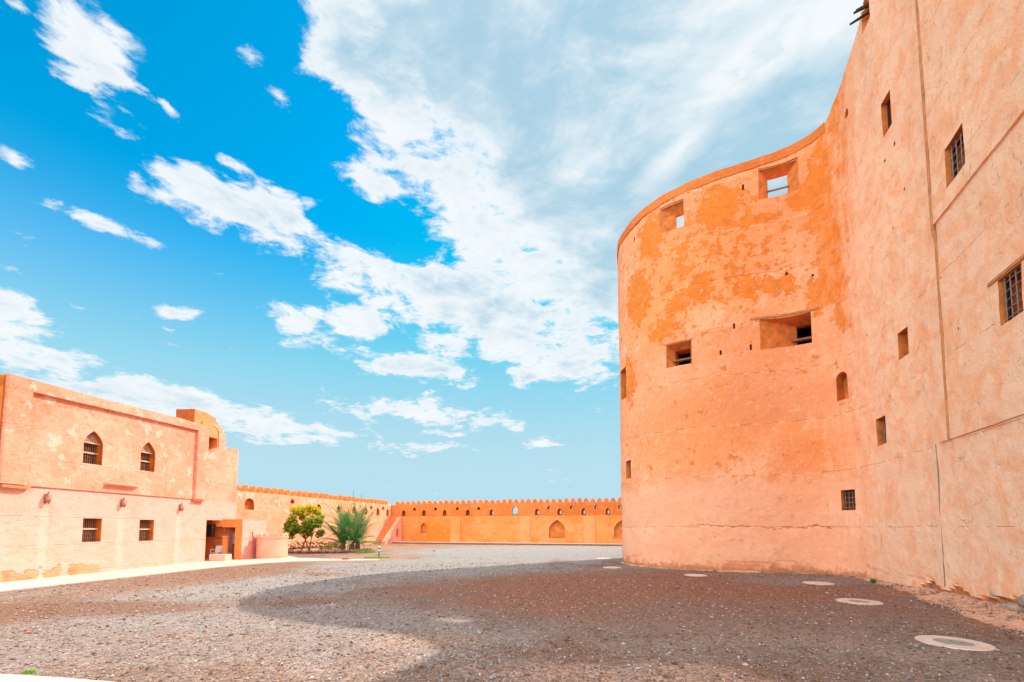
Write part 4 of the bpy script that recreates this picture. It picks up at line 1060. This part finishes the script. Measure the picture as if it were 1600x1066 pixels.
# ------------------------------------------------------------------ pale concrete discs set in the gravel
m, t, b = newmat('disc_concrete', .85, .15); P = t.pos(); M_DISC = m
c = t.mix(t.smooth(t.noise(P, 6, 6, .7), .35, .7), (.62, .46, .36), (.50, .35, .27))
t.put(b.inputs['Base Color'], c); bump(t, b, t.noise(P, 40, 4), .4, .01)
M_DISCI = simple('disc_metal', (.27, .23, .21), .6, .5, 8, .4, .3)
def disc(x, y, r, ri, label):
    T = thing('concrete_disc', label, 'concrete cover', (x, y, 0), 'round covers in the gravel')
    g = MB(); n = 40; rg = []
    for (f, z) in [(1, -.04), (1, .012), (.985, .02), (ri + .02, .02), (ri + .02, -.04)]:
        rg.append([(x + r*f*(1 + .012*nz(math.cos(k), math.sin(k), x, 2))*math.cos(2*math.pi*k/n), y + r*f*(1 + .012*nz(math.cos(k), math.sin(k), x, 2))*math.sin(2*math.pi*k/n), z) for k in range(n)])
    g.loft(rg, cap=False); 
    # close the ring below
    b0 = 0; g2 = len(g.v) - n
    for k in range(n): g.face(b0 + k, g2 + k, g2 + (k+1) % n, b0 + (k+1) % n)
    g.build('rim', M_DISC, T)
    g = MB(); g.lathe([(r*ri, -.03), (r*ri, .016), (r*ri*.85, .022), (.0, .022)][:3] + [(.001, .022)], (x, y, 0), 28); g.build('lid', M_DISCI if ri > .3 else M_DISC, T)
disc(7.97, 8.12, .52, .5, 'nearest round concrete cover in the gravel, with a grey centre, at the lower right')
disc(9.70, 12.5, .53, .45, 'second nearest round concrete cover, in the shaded gravel below the small barred window')
disc(11.35, 16.5, .50, .2, 'round concrete cover close under the hollow where the tower meets the flat wall')
disc(7.92, 19.2, .46, .2, 'round concrete cover in shade at the foot of the round tower')
disc(5.12, 22.8, .46, .2, 'round concrete cover just outside the left edge of the tower foot, in shade')
disc(6.05, 29.2, .5, .2, 'sunlit round concrete cover, farthest one, behind the left edge of the tower')
# pale slab and loose stones at bottom right
g = MB(); g.prism([(11.0, 9.15), (11.75, 9.9), (12.1, 10.5), (12.4, 10.2), (11.7, 9.0), (11.1, 8.4)], -.05, .10)
tag(g.build('stone_slab', M_CONC), 'flat pale slab against the broken foot of the wall at the right edge', 'slab')
for i, (x_, y_, r_, lb) in enumerate([(12.05, 10.75, .17, 'round grey stone lying beside the pale slab at the right edge'), (11.75, 10.35, .10, 'small brown stone in front of the pale slab'), (-6.6, 37.5, .12, 'small dark stone lying on the sandy ground beyond the banded post')]):
    g = MB(); add_rock(g, (x_, y_, r_ * .6 + .03), r_, 500 + i); tag(g.build('stone', M_STONE, smooth=True), lb, 'stone')
g = MB(); g.prism([(-10.7, 27.9), (-10.3, 27.85), (-10.28, 28.1), (-10.7, 28.15)], .0, .10)
tag(g.build('brick', simple('brick_dark', (.15, .07, .05), .9)), 'dark brick lying on the ground by the end of the pale pavement', 'brick')

# ------------------------------------------------------------------ gravel: loose stones, one object
n = 60000
r = np.exp(rng.uniform(np.log(4.2), np.log(26), n)); a = rng.uniform(R(-56), R(56), n)
X = r * np.sin(a); Y = r * np.cos(a)
# off the pavement, platform and discs
keep = (X < np.interp(Y, [2.0, 13.6, 16.8, 18.1, 19.5, 20.4], [8.1, 12.9, 13.95, 14.2, 13.6, 11.5]) - .45)
keep &= ~((Y > 20.0 - (X - 12.9) * .25) & (X > 6.0) & (X < 14.5))
keep &= ~((X > 6.1) & (Y > 22.2))
keep &= X > np.interp(Y, [8, 12, 14.4, 17.2, 22.9, 25.4, 26.6], [-17.3, -16.9, -16.45, -16.05, -15.1, -14.1, -12.9])
keep &= ~((Y < 6.45 + (-7.26 - X) * .17) & (X < -5.2)) & ~((X < -3.2) & (Y < 5.7)) 
for dx_, dy_ in [(7.97, 8.12), (9.7, 12.5), (11.35, 16.5), (7.92, 19.2), (5.12, 22.8)]: keep &= (X-dx_)**2 + (Y-dy_)**2 > .225
X, Y, r = X[keep], Y[keep], r[keep]; n = len(X)
oct_v = np.array([(1,0,0),(0,1,0),(-1,0,0),(0,-1,0),(0,0,1),(0,0,-.6)], float)
oct_f = np.array([(0,1,4),(1,2,4),(2,3,4),(3,0,4),(1,0,5),(2,1,5),(3,2,5),(0,3,5)])
sz = rng.lognormal(np.log(.0105), .42, n).clip(.006, .045) * (1 + r / 26)
ZB = np.zeros(n)
nb_ = 5000; bs = rng.uniform(3, Q0 + 15, nb_); bf = rng.uniform(.15, 1.35, nb_)
bx = []; 
for s_, f_ in zip(bs, bf):
    nr = max(0, min(1, (Q0 + 3.5 - s_) / 5)); p = fp(s_, .12 - f_ * (.26 + .55 * nr), 0); bx.append((p[0], p[1], (.08 + .15 * nr) * max(0, 1 - f_ / 1.25) ** 1.6))
bx = np.array(bx); X = np.append(X, bx[:, 0]); Y = np.append(Y, bx[:, 1]); ZB = np.append(ZB, bx[:, 2]); n = len(X)
sz = np.append(sz, rng.lognormal(np.log(.014), .45, nb_).clip(.006, .05))
ang = rng.uniform(0, 6.28, n); sx = sz * rng.uniform(.7, 1.4, n); sy = sz * rng.uniform(.7, 1.2, n); szz = sz * rng.uniform(.45, .85, n)
jit = rng.uniform(.75, 1.25, (n, 6, 3)); v = oct_v[None] * jit * np.stack([sx, sy, szz], 1)[:, None]
ca, sa = np.cos(ang)[:, None], np.sin(ang)[:, None]
vx = v[..., 0]*ca - v[..., 1]*sa + X[:, None]; vy = v[..., 0]*sa + v[..., 1]*ca + Y[:, None]; vz = v[..., 2] + (szz*.3 + ZB)[:, None]
V = np.stack([vx, vy, vz], -1).reshape(-1, 3); Fc = (oct_f[None] + (np.arange(n)*6)[:, None, None]).reshape(-1, 3)
me = bpy.data.meshes.new('gravel'); me.vertices.add(len(V)); me.vertices.foreach_set('co', V.ravel())
me.loops.add(Fc.size); me.loops.foreach_set('vertex_index', Fc.ravel().astype(np.int32)); me.polygons.add(len(Fc))
me.polygons.foreach_set('loop_start', np.arange(len(Fc), dtype=np.int32)*3)
GM = [simple('gravel_brown', (.27, .14, .09), .9, .3, 9, .1, 0), simple('gravel_grey', (.28, .225, .20), .9, .3, 9, .1, 0), simple('gravel_pale', (.44, .34, .29), .85, .2, 9, .1, 0), simple('gravel_rust', (.34, .15, .08), .9, .3, 9, .1, 0), simple('gravel_dark', (.13, .07, .05), .9, .3, 9, .1, 0)]
for m in GM: me.materials.append(m)
mi = np.repeat(rng.choice(5, n, p=[.32, .26, .14, .12, .16]), 8).astype(np.int32); me.polygons.foreach_set('material_index', mi)
me.update(calc_edges=True); me.validate()
o = bpy.data.objects.new('gravel', me); col.objects.link(o); tag(o, 'loose brown and grey gravel spread over the courtyard floor', 'gravel', kind='stuff')
